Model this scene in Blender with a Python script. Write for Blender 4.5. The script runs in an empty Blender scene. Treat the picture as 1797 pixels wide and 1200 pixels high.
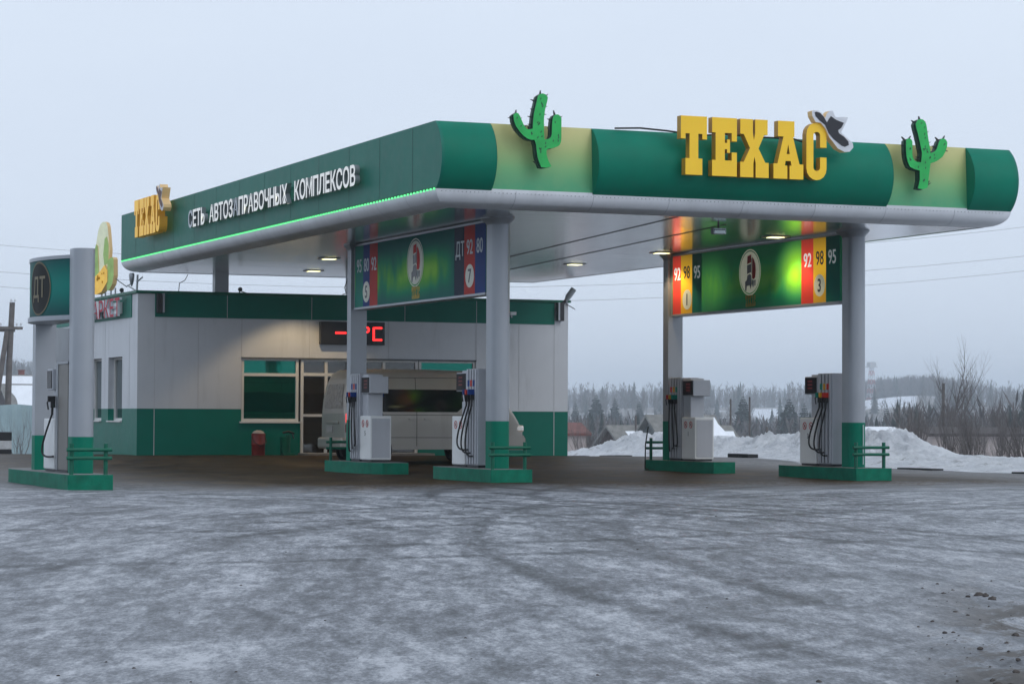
import bpy, math, random
from mathutils import Vector, Matrix, noise as mnoise
from mathutils.geometry import tessellate_polygon
R = math.radians
scene = bpy.context.scene
col = scene.collection

# ------------------------------------------------------------------ camera, world, sun, exposure
EYE = 1.189
PITCH, YAW, ROLL = R(1.699), R(22.233), R(.264)
cam_data = bpy.data.cameras.new('camera')
cam = bpy.data.objects.new('camera', cam_data)
col.objects.link(cam)
F = Vector((math.sin(YAW) * math.cos(PITCH), math.cos(YAW) * math.cos(PITCH), math.sin(PITCH)))
R0 = Vector((math.cos(YAW), -math.sin(YAW), 0))
U0 = R0.cross(F)
RR = R0 * math.cos(ROLL) + U0 * math.sin(ROLL)
UU = U0 * math.cos(ROLL) - R0 * math.sin(ROLL)
m = Matrix((RR, UU, -F)).transposed().to_4x4()
m.translation = Vector((0, 0, EYE))
cam.matrix_world = m
cam_data.sensor_width = 36
cam_data.lens = 36 * 4475.55 / 1797
cam_data.clip_start = .2
cam_data.clip_end = 15000
scene.camera = cam

SUN_EL, SUN_AZ = R(38), R(150)          # azimuth measured from +Y towards +X
world = bpy.data.worlds.new('World')
scene.world = world
world.use_nodes = True
wn = world.node_tree
wn.nodes.clear()
w_out = wn.nodes.new('ShaderNodeOutputWorld')
w_bg = wn.nodes.new('ShaderNodeBackground')
w_sky = wn.nodes.new('ShaderNodeTexSky')
w_sky.sky_type = 'NISHITA'
w_sky.sun_disc = False
w_sky.sun_elevation = SUN_EL
w_sky.sun_rotation = SUN_AZ
w_sky.air_density = 1.0
w_sky.dust_density = 6.0
w_mix = wn.nodes.new('ShaderNodeMix')
w_mix.data_type = 'RGBA'
w_mix.inputs[0].default_value = .93      # closed cloud cover over the clear sky
w_tc = wn.nodes.new('ShaderNodeTexCoord')
w_mp = wn.nodes.new('ShaderNodeMapping'); w_mp.inputs['Scale'].default_value = (2.2, 2.2, 7)
w_nz = wn.nodes.new('ShaderNodeTexNoise'); w_nz.inputs['Scale'].default_value = 1.4; w_nz.inputs['Detail'].default_value = 5
w_rp = wn.nodes.new('ShaderNodeValToRGB')
w_rp.color_ramp.elements[0].position = .3; w_rp.color_ramp.elements[0].color = (7.55, 8.5, 9.95, 1)
w_rp.color_ramp.elements[1].position = .7; w_rp.color_ramp.elements[1].color = (8.0, 8.95, 10.3, 1)
wn.links.new(w_tc.outputs['Generated'], w_mp.inputs[0]); wn.links.new(w_mp.outputs[0], w_nz.inputs['Vector'])
wn.links.new(w_nz.outputs[0], w_rp.inputs[0]); wn.links.new(w_rp.outputs[0], w_mix.inputs[7])
wn.links.new(w_sky.outputs[0], w_mix.inputs[6])
wn.links.new(w_mix.outputs[2], w_bg.inputs[0])
w_bg.inputs[1].default_value = .1
wn.links.new(w_bg.outputs[0], w_out.inputs[0])

sun_d = bpy.data.lights.new('sun', 'SUN')
sun_d.energy = .5
sun_d.angle = R(35)
sun_d.color = (1, .97, .93)
sun = bpy.data.objects.new('sun', sun_d)
col.objects.link(sun)
sd = Vector((math.sin(SUN_AZ) * math.cos(SUN_EL), math.cos(SUN_AZ) * math.cos(SUN_EL), math.sin(SUN_EL)))
sun.rotation_euler = (-sd).to_track_quat('-Z', 'Y').to_euler()

vs = scene.view_settings
vs.view_transform = 'Standard'
vs.look = 'None'
vs.exposure = 0
vs.gamma = 1
scene.cycles.max_bounces = 6
scene.cycles.diffuse_bounces = 4
scene.cycles.glossy_bounces = 3
scene.cycles.transmission_bounces = 3
scene.cycles.volume_bounces = 2
scene.cycles.transparent_max_bounces = 8
scene.cycles.caustics_reflective = False
scene.cycles.caustics_refractive = False

# ------------------------------------------------------------------ node helper and materials
class G:
    def __init__(s, nt):
        s.nt = nt
    def new(s, t):
        return s.nt.nodes.new(t)
    def put(s, sock, v):
        if hasattr(v, 'is_output') or isinstance(v, bpy.types.NodeSocket):
            s.nt.links.new(v, sock)
        elif v is not None:
            if sock.type == 'RGBA' and not isinstance(v, (int, float)) and len(v) == 3:
                v = (*v, 1)
            sock.default_value = v
    def m(s, op, a, b=None, c=None, clamp=False):
        n = s.new('ShaderNodeMath'); n.operation = op; n.use_clamp = clamp
        s.put(n.inputs[0], a); s.put(n.inputs[1], b); s.put(n.inputs[2], c)
        return n.outputs[0]
    def pos(s):
        return s.new('ShaderNodeTexCoord').outputs['Object']
    def wpos(s):
        return s.new('ShaderNodeNewGeometry').outputs['Position']
    def sep(s, v):
        n = s.new('ShaderNodeSeparateXYZ'); s.put(n.inputs[0], v); return n.outputs
    def comb(s, x, y, z):
        n = s.new('ShaderNodeCombineXYZ'); s.put(n.inputs[0], x); s.put(n.inputs[1], y); s.put(n.inputs[2], z); return n.outputs[0]
    def scale(s, v, sc):
        n = s.new('ShaderNodeVectorMath'); n.operation = 'MULTIPLY'; s.put(n.inputs[0], v); n.inputs[1].default_value = sc; return n.outputs[0]
    def noise(s, v, sc, det=4, rough=.5, dist=0.):
        n = s.new('ShaderNodeTexNoise'); s.put(n.inputs['Vector'], v)
        n.inputs['Scale'].default_value = sc; n.inputs['Detail'].default_value = det
        n.inputs['Roughness'].default_value = rough; n.inputs['Distortion'].default_value = dist
        return n.outputs[0]
    def ss(s, v, a, b, c=0., d=1.):
        n = s.new('ShaderNodeMapRange'); n.interpolation_type = 'SMOOTHSTEP'
        s.put(n.inputs[0], v)
        for i, q in enumerate((a, b, c, d)): s.put(n.inputs[i + 1], q)
        return n.outputs[0]
    def mix(s, f, a, b, mode='MIX'):
        n = s.new('ShaderNodeMix'); n.data_type = 'RGBA'; n.blend_type = mode
        s.put(n.inputs[0], f); s.put(n.inputs[6], a); s.put(n.inputs[7], b); return n.outputs[2]
    def ramp(s, f, stops):
        n = s.new('ShaderNodeValToRGB'); s.put(n.inputs[0], f)
        e = n.color_ramp.elements
        while len(e) < len(stops): e.new(.5)
        for q, (p, c) in zip(e, stops):
            q.position = p; q.color = (*c, 1)
        return n.outputs[0]
    def bump(s, h, st=.3, d=.02):
        n = s.new('ShaderNodeBump'); s.put(n.inputs['Height'], h)
        n.inputs['Strength'].default_value = st; n.inputs['Distance'].default_value = d; return n.outputs[0]

def new_mat(name):
    mt = bpy.data.materials.new(name); mt.use_nodes = True
    g = G(mt.node_tree)
    return mt, g, mt.node_tree.nodes['Principled BSDF']

def mat(name, c, rough=.5, metal=0., spec=.5, var=.12, vs_=1.5, bump=0., bs=40., emit=None, es=0., dirt=0., coat=0.):
    mt, g, b = new_mat(name)
    p = g.pos()
    n = g.noise(p, vs_, 5, .6)
    lo = tuple(x * (1 - var) for x in c); hi = tuple(min(1, x * (1 + var)) for x in c)
    cc = g.ramp(n, [(.3, lo), (.7, hi)])
    if dirt:
        sp = g.scale(p, (2.2, 2.2, .35))
        d = g.ss(g.noise(sp, 1.6, 7, .65), .5, .8, 0., dirt)
        cc = g.mix(d, cc, (.10, .095, .085))
    g.put(b.inputs['Base Color'], cc)
    g.put(b.inputs['Roughness'], g.m('ADD', g.m('MULTIPLY', g.noise(p, vs_ * 4, 4), .16), rough - .08))
    b.inputs['Metallic'].default_value = metal
    b.inputs['Specular IOR Level'].default_value = spec
    b.inputs['Coat Weight'].default_value = coat
    if bump:
        g.put(b.inputs['Normal'], g.bump(g.noise(p, bs, 4), bump, .01))
    if emit:
        b.inputs['Emission Color'].default_value = (*emit, 1)
        b.inputs['Emission Strength'].default_value = es
    return mt

M = {}
M['green'] = mat('green paint', (.0, .185, .115), .5, spec=.14, var=.09, bump=.10, bs=2.2, dirt=.06)
M['greenpanel'] = mat('green cladding', (.0, .165, .115), .46, spec=.25, var=.08, bump=.08, bs=1.6, dirt=.05)
M['greenkerb'] = mat('green kerb paint', (.0, .165, .10), .6, spec=.2, var=.25, vs_=4, bump=.3, bs=30, dirt=.16)
M['greenrail'] = mat('green rail paint', (.0, .12, .07), .45, spec=.35, var=.15, vs_=6, dirt=.1)
M['silver'] = mat('silver grey panel', (.36, .385, .42), .35, metal=.25, var=.05, dirt=.12)
M['wall'] = mat('grey wall panel', (.62, .64, .67), .4, metal=.1, var=.06, vs_=.7, dirt=.2, bump=.05, bs=4)
M['seam'] = mat('panel seam', (.52, .53, .55), .5)
M['seamdark'] = mat('dark seam', (.09, .1, .11), .6)
M['trim'] = mat('white grey trim', (.72, .74, .775), .38, metal=.05, var=.08, dirt=.18)
M['rivet'] = mat('rivet line', (.2, .21, .23), .5)
M['black'] = mat('black plastic', (.012, .012, .014), .4)
M['rubber'] = mat('black rubber', (.012, .012, .013), .6)
M['white'] = mat('white enamel', (.80, .82, .82), .35, var=.05, dirt=.12)
M['pump_grey'] = mat('pump grey', (.46, .48, .52), .4, metal=.15, var=.06, dirt=.15)
M['pump_dark'] = mat('pump groove', (.03, .032, .036), .5)
M['beige'] = mat('dull beige panel', (.20, .19, .175), .5, var=.12, dirt=.3)
M['yellow'] = mat('yellow acrylic', (.92, .57, .014), .35, spec=.5, var=.05, emit=(1, .62, .02), es=.10)  # faint glow added so the front letters, taken as unlit, read brighter
M['yellowside'] = mat('yellow edge', (.50, .27, .02), .5, var=.1)
M['letterwhite'] = mat('lit white acrylic', (.82, .83, .80), .4, var=.04, emit=(1, 1, .97), es=.30)
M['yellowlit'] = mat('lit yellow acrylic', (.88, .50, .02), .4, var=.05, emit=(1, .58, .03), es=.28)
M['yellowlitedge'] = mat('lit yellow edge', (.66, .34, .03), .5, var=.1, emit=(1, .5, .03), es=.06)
M['lettergrey'] = mat('unlit grey acrylic', (.62, .66, .69), .4)
M['letteredge'] = mat('grey letter edge', (.30, .32, .33), .45, metal=.4)
M['cactus'] = mat('cactus green acrylic', (.006, .46, .085), .35, var=.22, vs_=3)
M['cactusdark'] = mat('cactus dark edge', (.006, .05, .03), .5)
M['blackprint'] = mat('black print', (.014, .014, .022), .35)
M['whiteprint'] = mat('white print', (.70, .72, .76), .4)
M['red'] = mat('red stripe', (.50, .035, .025), .55, spec=.15)
M['blue'] = mat('blue stripe', (.012, .045, .21), .55, spec=.15)
M['navy'] = mat('navy stripe', (.012, .022, .05), .55, spec=.15)
M['teal'] = mat('teal stripe', (.004, .22, .16), .55, spec=.15)
M['orange'] = mat('amber stripe', (.62, .33, .02), .55, spec=.15)
M['numwhite'] = mat('pale numerals', (.55, .62, .66), .45)
M['disc'] = mat('cream disc', (.80, .81, .71), .55, spec=.15, var=.04)
M['emblemred'] = mat('emblem red', (.62, .035, .03), .55, spec=.15)
M['emblemgrey'] = mat('emblem grey', (.30, .33, .34), .55, spec=.15)
M['bucket'] = mat('red bin paint', (.20, .018, .012), .5, var=.25, vs_=6, dirt=.4)
M['van'] = mat('beige grey van paint', (.36, .345, .315), .34, metal=.4, var=.05, dirt=.16, coat=.25)
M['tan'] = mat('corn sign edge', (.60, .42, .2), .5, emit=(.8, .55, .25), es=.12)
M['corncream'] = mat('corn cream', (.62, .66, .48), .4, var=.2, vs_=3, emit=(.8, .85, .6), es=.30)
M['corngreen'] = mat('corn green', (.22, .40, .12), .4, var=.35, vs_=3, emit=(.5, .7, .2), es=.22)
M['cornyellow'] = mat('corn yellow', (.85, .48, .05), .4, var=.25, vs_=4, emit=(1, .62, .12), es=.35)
M['galv'] = mat('galvanised steel', (.32, .34, .36), .4, metal=.7)
M['oldwood'] = mat('weathered wood', (.10, .088, .08), .85, var=.3, vs_=3, bump=.3, bs=20)
M['darkwood'] = mat('dark board wall', (.07, .06, .058), .9, var=.3, vs_=4)
M['greywood'] = mat('grey board wall', (.12, .13, .13), .9, var=.25, vs_=4)
M['slate'] = mat('asbestos roof', (.20, .20, .19), .9, var=.25, vs_=3)
M['rustroof'] = mat('rust red roof', (.17, .07, .06), .8, var=.25)
M['plaster'] = mat('pink grey plaster', (.38, .33, .31), .9, var=.1)
M['tanroof'] = mat('tan roof', (.30, .2, .13), .85, var=.2)
M['tealwall'] = mat('pale teal wall', (.26, .34, .35), .8, var=.1)
M['snowcap'] = mat('roof snow', (.80, .83, .87), .8, var=.05, spec=.2, bump=.3, bs=6)
M['bark'] = mat('bark', (.075, .062, .055), .9, var=.3, vs_=3)
M['twig'] = mat('bare twigs', (.115, .102, .097), .9, var=.3, vs_=1)
M['needle'] = mat('spruce needles', (.035, .05, .042), .9, var=.45, vs_=1.2, spec=.2)
M['wire'] = mat('wire', (.05, .05, .055), .6)
M['kerbblack'] = mat('black kerb paint', (.012, .013, .016), .7, var=.3, vs_=5)
M['kerbwhite'] = mat('white kerb paint', (.5, .52, .54), .7, var=.2, vs_=5)
M['mastred'] = mat('mast red', (.35, .08, .07), .7)
M['roofdeck'] = mat('roof deck', (.3, .31, .33), .8)
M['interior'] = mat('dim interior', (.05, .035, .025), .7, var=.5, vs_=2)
M['frame'] = mat('white window frame', (.72, .71, .69), .4, var=.04)
M['rim'] = mat('wheel rim', (.25, .25, .26), .35, metal=.8)
M['clod'] = mat('frozen slush', (.07, .06, .055), .8, var=.5, vs_=9, bump=.4, bs=20)

def glass_mat(name, tint, refl, rough, body):
    mt, g, b = new_mat(name)
    nt = mt.node_tree
    b.inputs['Base Color'].default_value = (*body, 1)
    b.inputs['Roughness'].default_value = rough; b.inputs['Specular IOR Level'].default_value = .25
    gl = g.new('ShaderNodeBsdfGlossy'); gl.inputs[0].default_value = (*tint, 1); gl.inputs[1].default_value = rough
    n = g.noise(g.pos(), 1.1, 2)
    g.put(gl.inputs['Normal'], g.bump(n, .10, .04))
    mx = g.new('ShaderNodeMixShader'); mx.inputs[0].default_value = refl
    nt.links.new(b.outputs[0], mx.inputs[1]); nt.links.new(gl.outputs[0], mx.inputs[2])
    nt.links.new(mx.outputs[0], nt.nodes['Material Output'].inputs[0])
    return mt
M['greenglass'] = glass_mat('turquoise reflective film', (.02, .50, .36), .26, .03, (.0, .05, .038))
M['darkglass'] = glass_mat('dark door glass', (.45, .46, .45), .16, .05, (.03, .026, .022))
M['vanglass'] = glass_mat('van privacy glass', (.5, .52, .52), .05, .06, (.008, .008, .009))
M['sideglass'] = glass_mat('side window glass', (.6, .7, .72), .35, .04, (.08, .10, .105))

def emissive(name, c, s, base=(.1, .1, .1)):
    return mat(name, base, .4, emit=c, es=s)
M['led'] = emissive('green led', (.10, 1, .28), 1.5)
M['redled'] = emissive('red led digits', (1, .02, .02), 3.0, (.2, 0, 0))
M['dimled'] = emissive('dim red display', (1, .03, .02), .10, (.015, 0, 0))
M['lamp'] = emissive('lamp lens', (1, .95, .50), 2.4, (.8, .8, .7))
M['taillight'] = emissive('lit tail lamp', (1, .03, .015), 1.3, (.5, .01, .01))
M['headlight'] = mat('headlight lens', (.6, .6, .6), .15, metal=.6, emit=(1, .9, .75), es=.12)

# soffit: satin sheet metal laid in narrow courses
mt, g, b = new_mat('soffit sheet')
p = g.pos(); x, y, z = g.sep(p)
st = g.noise(g.scale(p, (.12, 3., 1)), 1.0, 6, .6)
g.put(b.inputs['Base Color'], g.ramp(st, [(.3, (.84, .86, .88)), (.7, (.93, .94, .95))]))
g.put(b.inputs['Roughness'], g.m('ADD', g.m('MULTIPLY', st, .14), .12))
b.inputs['Metallic'].default_value = .9
b.inputs['Specular IOR Level'].default_value = .6
wv = g.m('FRACT', g.m('MULTIPLY', y, 1 / .30))
line = g.ss(g.m('ABSOLUTE', g.m('SUBTRACT', wv, .5)), .44, .5)
hh = g.m('ADD', g.m('MULTIPLY', line, -.6), g.m('MULTIPLY', g.noise(g.scale(p, (.5, 2.2, 1)), 1., 3), .5))
g.put(b.inputs['Normal'], g.bump(hh, .05, .006))
M['soffit'] = mt

# pale printed fascia: sand fading into green (the print itself)
mt, g, b = new_mat('sand to green print')
p = g.pos(); z = g.sep(p)[2]
g.put(b.inputs['Base Color'], g.mix(g.ss(g.noise(p, 5, 4), .3, .7, 0, .1),
      g.ramp(g.ss(z, 5.2, 6.45), [(0, (.05, .36, .17)), (.32, (.20, .50, .20)), (.68, (.44, .58, .22)), (1, (.70, .66, .28))]), (.4, .5, .22)))
b.inputs['Roughness'].default_value = .45
M['sand'] = mt

# pump row boards: printed teal with a lime band, one of them lit unevenly from inside
def board_mat(name, glow):
    mt, g, b = new_mat(name)
    p = g.wpos(); x, y, z = g.sep(p)
    dz = g.m('ABSOLUTE', g.m('SUBTRACT', z, 4.12))
    band = g.ss(dz, .62, .02)
    ny = g.noise(g.comb(0., y, g.m('MULTIPLY', z, .35)), 1.1, 3)
    f = g.m('MULTIPLY', band, g.ss(ny, .22, .55))
    # quiet at both ends of the print
    f = g.m('MULTIPLY', f, g.ss(y, 46.2, 47.3)) if not glow else f
    c = g.ramp(f, [(0, (.002, .14, .12)), (.35, (.006, .28, .13)), (.75, (.11, .45, .06)), (1, (.26, .62, .06))])
    g.put(b.inputs['Base Color'], c)
    b.inputs['Roughness'].default_value = .55; b.inputs['Specular IOR Level'].default_value = .12
    if glow:
        def spot(yc, zc, ry, rz):
            a = g.m('DIVIDE', g.m('SUBTRACT', y, yc), ry); d = g.m('DIVIDE', g.m('SUBTRACT', z, zc), rz)
            return g.ss(g.m('SQRT', g.m('ADD', g.m('MULTIPLY', a, a), g.m('MULTIPLY', d, d))), 1., 0.)
        e = g.m('ADD', g.m('ADD', spot(46.45, 4.25, 1.15, .85), .06), g.m('MULTIPLY', spot(50.4, 4.1, 1.3, .9), .30))
        g.put(b.inputs['Emission Color'], g.mix(e, (.02, .40, .12), (.42, .90, .01)))
        g.put(b.inputs['Emission Strength'], g.m('MULTIPLY', e, .85))
    return mt
M['board'] = board_mat('printed board', False)
M['boardlit'] = board_mat('printed board partly lit', True)
M['litwhite'] = mat('numerals lit from inside', (.8, .8, .78), .5, spec=.15, emit=(1, 1, .95), es=.55)
M['numlit'] = mat('pale numerals faintly lit', (.55, .64, .64), .5, spec=.15, emit=(.8, .95, .95), es=.16)
M['litdisc'] = mat('disc lit from inside', (.62, .63, .52), .5, spec=.15, emit=(.9, .92, .7), es=.16)
def lit_stripe(name, c, yc, zc, s):
    mt, g, b = new_mat(name)
    p = g.wpos(); x, y, z = g.sep(p)
    d = g.m('ABSOLUTE', g.m('SUBTRACT', z, zc))
    g.put(b.inputs['Base Color'], c)
    b.inputs['Roughness'].default_value = .5; b.inputs['Specular IOR Level'].default_value = .15
    b.inputs['Emission Color'].default_value = (*c, 1)
    g.put(b.inputs['Emission Strength'], g.m('ADD', g.m('MULTIPLY', g.ss(d, .75, 0.), s), s * .25))
    return mt
M['redlit'] = lit_stripe('red stripe lit from inside', (.62, .05, .03), 0, 4.3, .75)
M['orangelit'] = lit_stripe('amber stripe lit from inside', (.72, .40, .02), 0, 4.3, .6)
mt, g, b = new_mat('teal curved sign print')
p = g.wpos(); x, y, z = g.sep(p)
g.put(b.inputs['Base Color'], g.ramp(g.ss(g.m('ABSOLUTE', g.m('SUBTRACT', z, 3.35)), .0, .55), [(0, (.004, .21, .17)), (1, (.003, .075, .075))]))
b.inputs['Roughness'].default_value = .5; b.inputs['Specular IOR Level'].default_value = .15
M['tealprint'] = mt

# ------------------------------------------------------------------ mesh helpers
class MB:
    def __init__(s):
        s.v = []; s.f = []; s.mi = []; s.sm = []
    def add(s, vs, fs, mi=0, sm=False):
        o = len(s.v)
        s.v += [tuple(q) for q in vs]
        for f in fs:
            s.f.append([o + i for i in f]); s.mi.append(mi); s.sm.append(sm)
        return s
    def box(s, x0, x1, y0, y1, z0, z1, mi=0):
        v = [(x, y, z) for z in (z0, z1) for y in (y0, y1) for x in (x0, x1)]
        return s.add(v, [(0, 2, 3, 1), (4, 5, 7, 6), (0, 1, 5, 4), (2, 6, 7, 3), (0, 4, 6, 2), (1, 3, 7, 5)], mi)
    def prism(s, loops, org, ex, ey, n, depth, mi=0, mside=None):
        """outline (and holes) in the plane org + ex*u + ey*v, extruded along n by depth"""
        org, ex, ey, n = map(Vector, (org, ex, ey, n))
        if not isinstance(loops[0][0], (tuple, list)): loops = [loops]
        flat = [q for l in loops for q in l]
        tri = tessellate_polygon([[Vector((u, v, 0)) for u, v in l] for l in loops])
        P = [org + ex * u + ey * v for u, v in flat]
        k = len(P)
        vs = [q for q in P] + [q + n * depth for q in P]
        fl = ex.cross(ey).dot(n) > 0
        ft, fb = [], []
        for t in tri:
            a, b_, c = [flat[i] for i in t]
            ccw = (b_[0] - a[0]) * (c[1] - a[1]) - (b_[1] - a[1]) * (c[0] - a[0]) > 0
            if not ccw: t = t[::-1]
            top = tuple(i + k for i in t) if fl else tuple(i + k for i in t)[::-1]
            bot = tuple(t)[::-1] if fl else tuple(t)
            ft.append(top); fb.append(bot)
        s.add(vs, ft + fb, mi)
        sides = []
        o = 0
        for li, l in enumerate(loops):
            ar = sum(l[i][0] * l[(i + 1) % len(l)][1] - l[(i + 1) % len(l)][0] * l[i][1] for i in range(len(l)))
            pos = (ar > 0) == (li == 0)
            for i in range(len(l)):
                a, b_ = o + i, o + (i + 1) % len(l)
                q = (a, b_, b_ + k, a + k)
                if pos != fl: q = q[::-1]
                sides.append(q)
            o += len(l)
        s.add(vs, sides, mi if mside is None else mside)
        return s
    def tube(s, pts, r, n=8, mi=0, caps=True):
        pts = [Vector(q) for q in pts]
        rs = r if isinstance(r, (list, tuple)) else [r] * len(pts)
        vs = []; fs = []
        prev = None
        for i, q in enumerate(pts):
            d = (pts[min(i + 1, len(pts) - 1)] - pts[max(i - 1, 0)])
            d = d.normalized() if d.length > 1e-9 else Vector((0, 0, 1))
            a = prev if prev is not None else (Vector((1, 0, 0)) if abs(d.x) < .8 else Vector((0, 1, 0)))
            a = (a - d * a.dot(d)).normalized(); prev = a
            b_ = d.cross(a)
            vs += [q + (a * math.cos(t) + b_ * math.sin(t)) * rs[i] for t in [2 * math.pi * j / n for j in range(n)]]
        for i in range(len(pts) - 1):
            for j in range(n):
                k = (j + 1) % n
                fs.append((i * n + j, i * n + k, (i + 1) * n + k, (i + 1) * n + j))
        s.add(vs, fs, mi, n > 4)
        if caps:
            e = (len(pts) - 1) * n
            s.add(vs, [tuple(range(n))[::-1], tuple(range(e, e + n))], mi)
        return s
    def loft(s, rings, mi=0, sm=True, close=True, caps=True):
        n = len(rings[0]); vs = [q for r in rings for q in r]; fs = []
        for i in range(len(rings) - 1):
            for j in range(n if close else n - 1):
                k = (j + 1) % n
                fs.append((i * n + j, i * n + k, (i + 1) * n + k, (i + 1) * n + j))
        s.add(vs, fs, mi, sm)
        if caps:
            e = (len(rings) - 1) * n
            s.add(vs, [tuple(range(n))[::-1], tuple(range(e, e + n))], mi)
        return s
    def disc(s, c, ex, ey, n, r, depth, mi=0, k=32, mside=None):
        return s.prism([(r * math.cos(2 * math.pi * i / k), r * math.sin(2 * math.pi * i / k)) for i in range(k)], c, ex, ey, n, depth, mi, mside)
    def ring(s, c, ex, ey, n, r0, r1, depth, mi=0, k=36):
        a = [(math.cos(2 * math.pi * i / k), math.sin(2 * math.pi * i / k)) for i in range(k)]
        return s.prism([[(r1 * u, r1 * v) for u, v in a], [(r0 * u, r0 * v) for u, v in a]], c, ex, ey, n, depth, mi)
    def text(s, body, org, ex, ey, n, h, depth=.01, mi=0, mside=None, bold=0., xs=1., align='CENTER', reg='BASE'):
        """built-in lettering turned into solid letters; h is the cap height"""
        cu = bpy.data.curves.new('t', 'FONT'); cu.body = body; cu.align_x = align
        cu.size = h / .70; cu.offset = bold * h; cu.extrude = depth / 2; cu.resolution_u = 4; cu.fill_mode = 'BOTH'
        ob = bpy.data.objects.new('t', cu); col.objects.link(ob)
        bpy.context.view_layer.update()
        me = ob.to_mesh()
        org, ex, ey, n = map(Vector, (org, ex, ey, n))
        vs = [org + ex * (v.co.x * xs) + ey * v.co.y + n * (v.co.z + depth / 2) for v in me.vertices]
        ff = []; fs_ = []
        flip = ex.cross(ey).dot(n) < 0
        for p in me.polygons:
            t = tuple(p.vertices)
            t = t[::-1] if flip else t
            (ff if abs(p.normal.z) > .5 else fs_).append(t)
        s.add(vs, ff, mi); s.add(vs, fs_, mi if mside is None else mside)
        ob.to_mesh_clear(); bpy.data.objects.remove(ob); bpy.data.curves.remove(cu)
        return s
    def build(s, name, mats, parent=None, org=None, bevel=0., seg=2):
        me = bpy.data.meshes.new(name)
        o = Vector(org) if org is not None else (base_of(parent) if parent else Vector((0, 0, 0)))
        me.from_pydata([(a - o.x, b_ - o.y, c - o.z) for a, b_, c in s.v], [], s.f)
        for q in (mats if isinstance(mats, (list, tuple)) else [mats]):
            me.materials.append(M[q] if isinstance(q, str) else q)
        me.polygons.foreach_set('material_index', s.mi)
        me.polygons.foreach_set('use_smooth', s.sm)
        me.update()
        ob = bpy.data.objects.new(name, me); col.objects.link(ob)
        if parent:
            ob.parent = parent
        else:
            ob.location = o
        if bevel:
            bm = ob.modifiers.new('edge', 'BEVEL'); bm.width = bevel; bm.segments = seg; bm.limit_method = 'ANGLE'; bm.angle_limit = R(40)
        return ob

def base_of(o):
    v = Vector(o.location)
    while o.parent:
        o = o.parent; v = v + Vector(o.location)
    return v
def tag(o, label=None, cat=None, group=None, kind=None):
    if label: o['label'] = label
    if cat: o['category'] = cat
    if group: o['group'] = group
    if kind: o['kind'] = kind
    return o
def thing(name, loc, label, cat, group=None):
    o = bpy.data.objects.new(name, None); col.objects.link(o); o.location = loc
    o.empty_display_size = .2
    return tag(o, label, cat, group)
def copy_tree(o, parent=None):
    c = o.copy(); col.objects.link(c)
    if parent: c.parent = parent
    for ch in list(o.children): copy_tree(ch, c)
    return c
X_, Y_, Z_ = Vector((1, 0, 0)), Vector((0, 1, 0)), Vector((0, 0, 1))
def sstep(x, a, b):
    t = max(0., min(1., (x - a) / (b - a))); return t * t * (3 - 2 * t)

# ------------------------------------------------------------------ ground and terrain
PTS = [(0, 0), (90, -.3), (120, -2.6), (200, -6), (400, -11), (950, -12), (1300, -4), (1700, 5), (2000, 8), (2400, 10.5), (3200, 15), (4600, 20)]
def terrain_z(x, y):
    d = math.hypot(x, y)
    if y < -20: d = min(d, 90)
    for (a, za), (b_, zb) in zip(PTS, PTS[1:]):
        if d <= b_:
            t = (d - a) / (b_ - a); z = za + (zb - za) * t * t * (3 - 2 * t); break
    else: z = 20
    az = math.degrees(math.atan2(x, y))
    far = sstep(d, 600, 1800)
    z += 7 * sstep(d, 110, 230) * sstep(az, 15, 12) + far * 20 * sstep(az, 15, 9)                                # hill on the left
    z += far * 12.0 * math.exp(-((az - 31.3) / 1.9) ** 2) * sstep(d, 1400, 1900)   # rise on the right
    z += far * 5.0 * (mnoise.noise(Vector((x * .002, y * .002, 3))))
    # yard
    yard = sstep(d, 88, 66)
    zy = .19 * sstep(y, 56, 62) * sstep(y, 120, 90) - .40 * sstep(y, 34, 4)
    return z * (1 - yard) + zy * yard + .35 * (1 - yard) * mnoise.noise(Vector((x * .03, y * .03, 0)))
def near_z(x, y):
    z = terrain_z(x, y)
    d = math.hypot(x, y)
    if d < 90:
        z += .018 * mnoise.noise(Vector((x * .35, y * .35, 7))) + .008 * mnoise.noise(Vector((x * 1.3, y * 1.3, 2)))
        # rutted shoulder at the lower right
        k = sstep(math.degrees(math.atan2(x, y)), 31.2, 33.2) * sstep(y, 22, 14)
        z += k * (.05 * abs(mnoise.noise(Vector((x * 2.2, y * 2.2, 5)))) + .03 * mnoise.noise(Vector((x * 6, y * 6, 9))))
    return z
gm = MB()
NA = 360
def az_list():
    out = []
    a = -180.
    while a < 180:
        out.append(a); a += .30 if 4 <= a < 42 else 4.
    return out
AZ = az_list()
rad = [1.5]
while rad[-1] < 4400: rad.append(rad[-1] * (1.018 if rad[-1] < 90 else 1.05))
vs_ = [(0, 0, near_z(0, 0))]
for r_ in rad:
    for a in AZ:
        x, y = r_ * math.sin(R(a)), r_ * math.cos(R(a))
        vs_.append((x, y, near_z(x, y)))
n = len(AZ); fs_ = [(0, 1 + (j + 1) % n, 1 + j) for j in range(n)]
for i in range(len(rad) - 1):
    for j in range(n):
        k = (j + 1) % n
        fs_.append((1 + i * n + j, 1 + i * n + k, 1 + (i + 1) * n + k, 1 + (i + 1) * n + j))
gm.add(vs_, fs_, 0, True)

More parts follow.
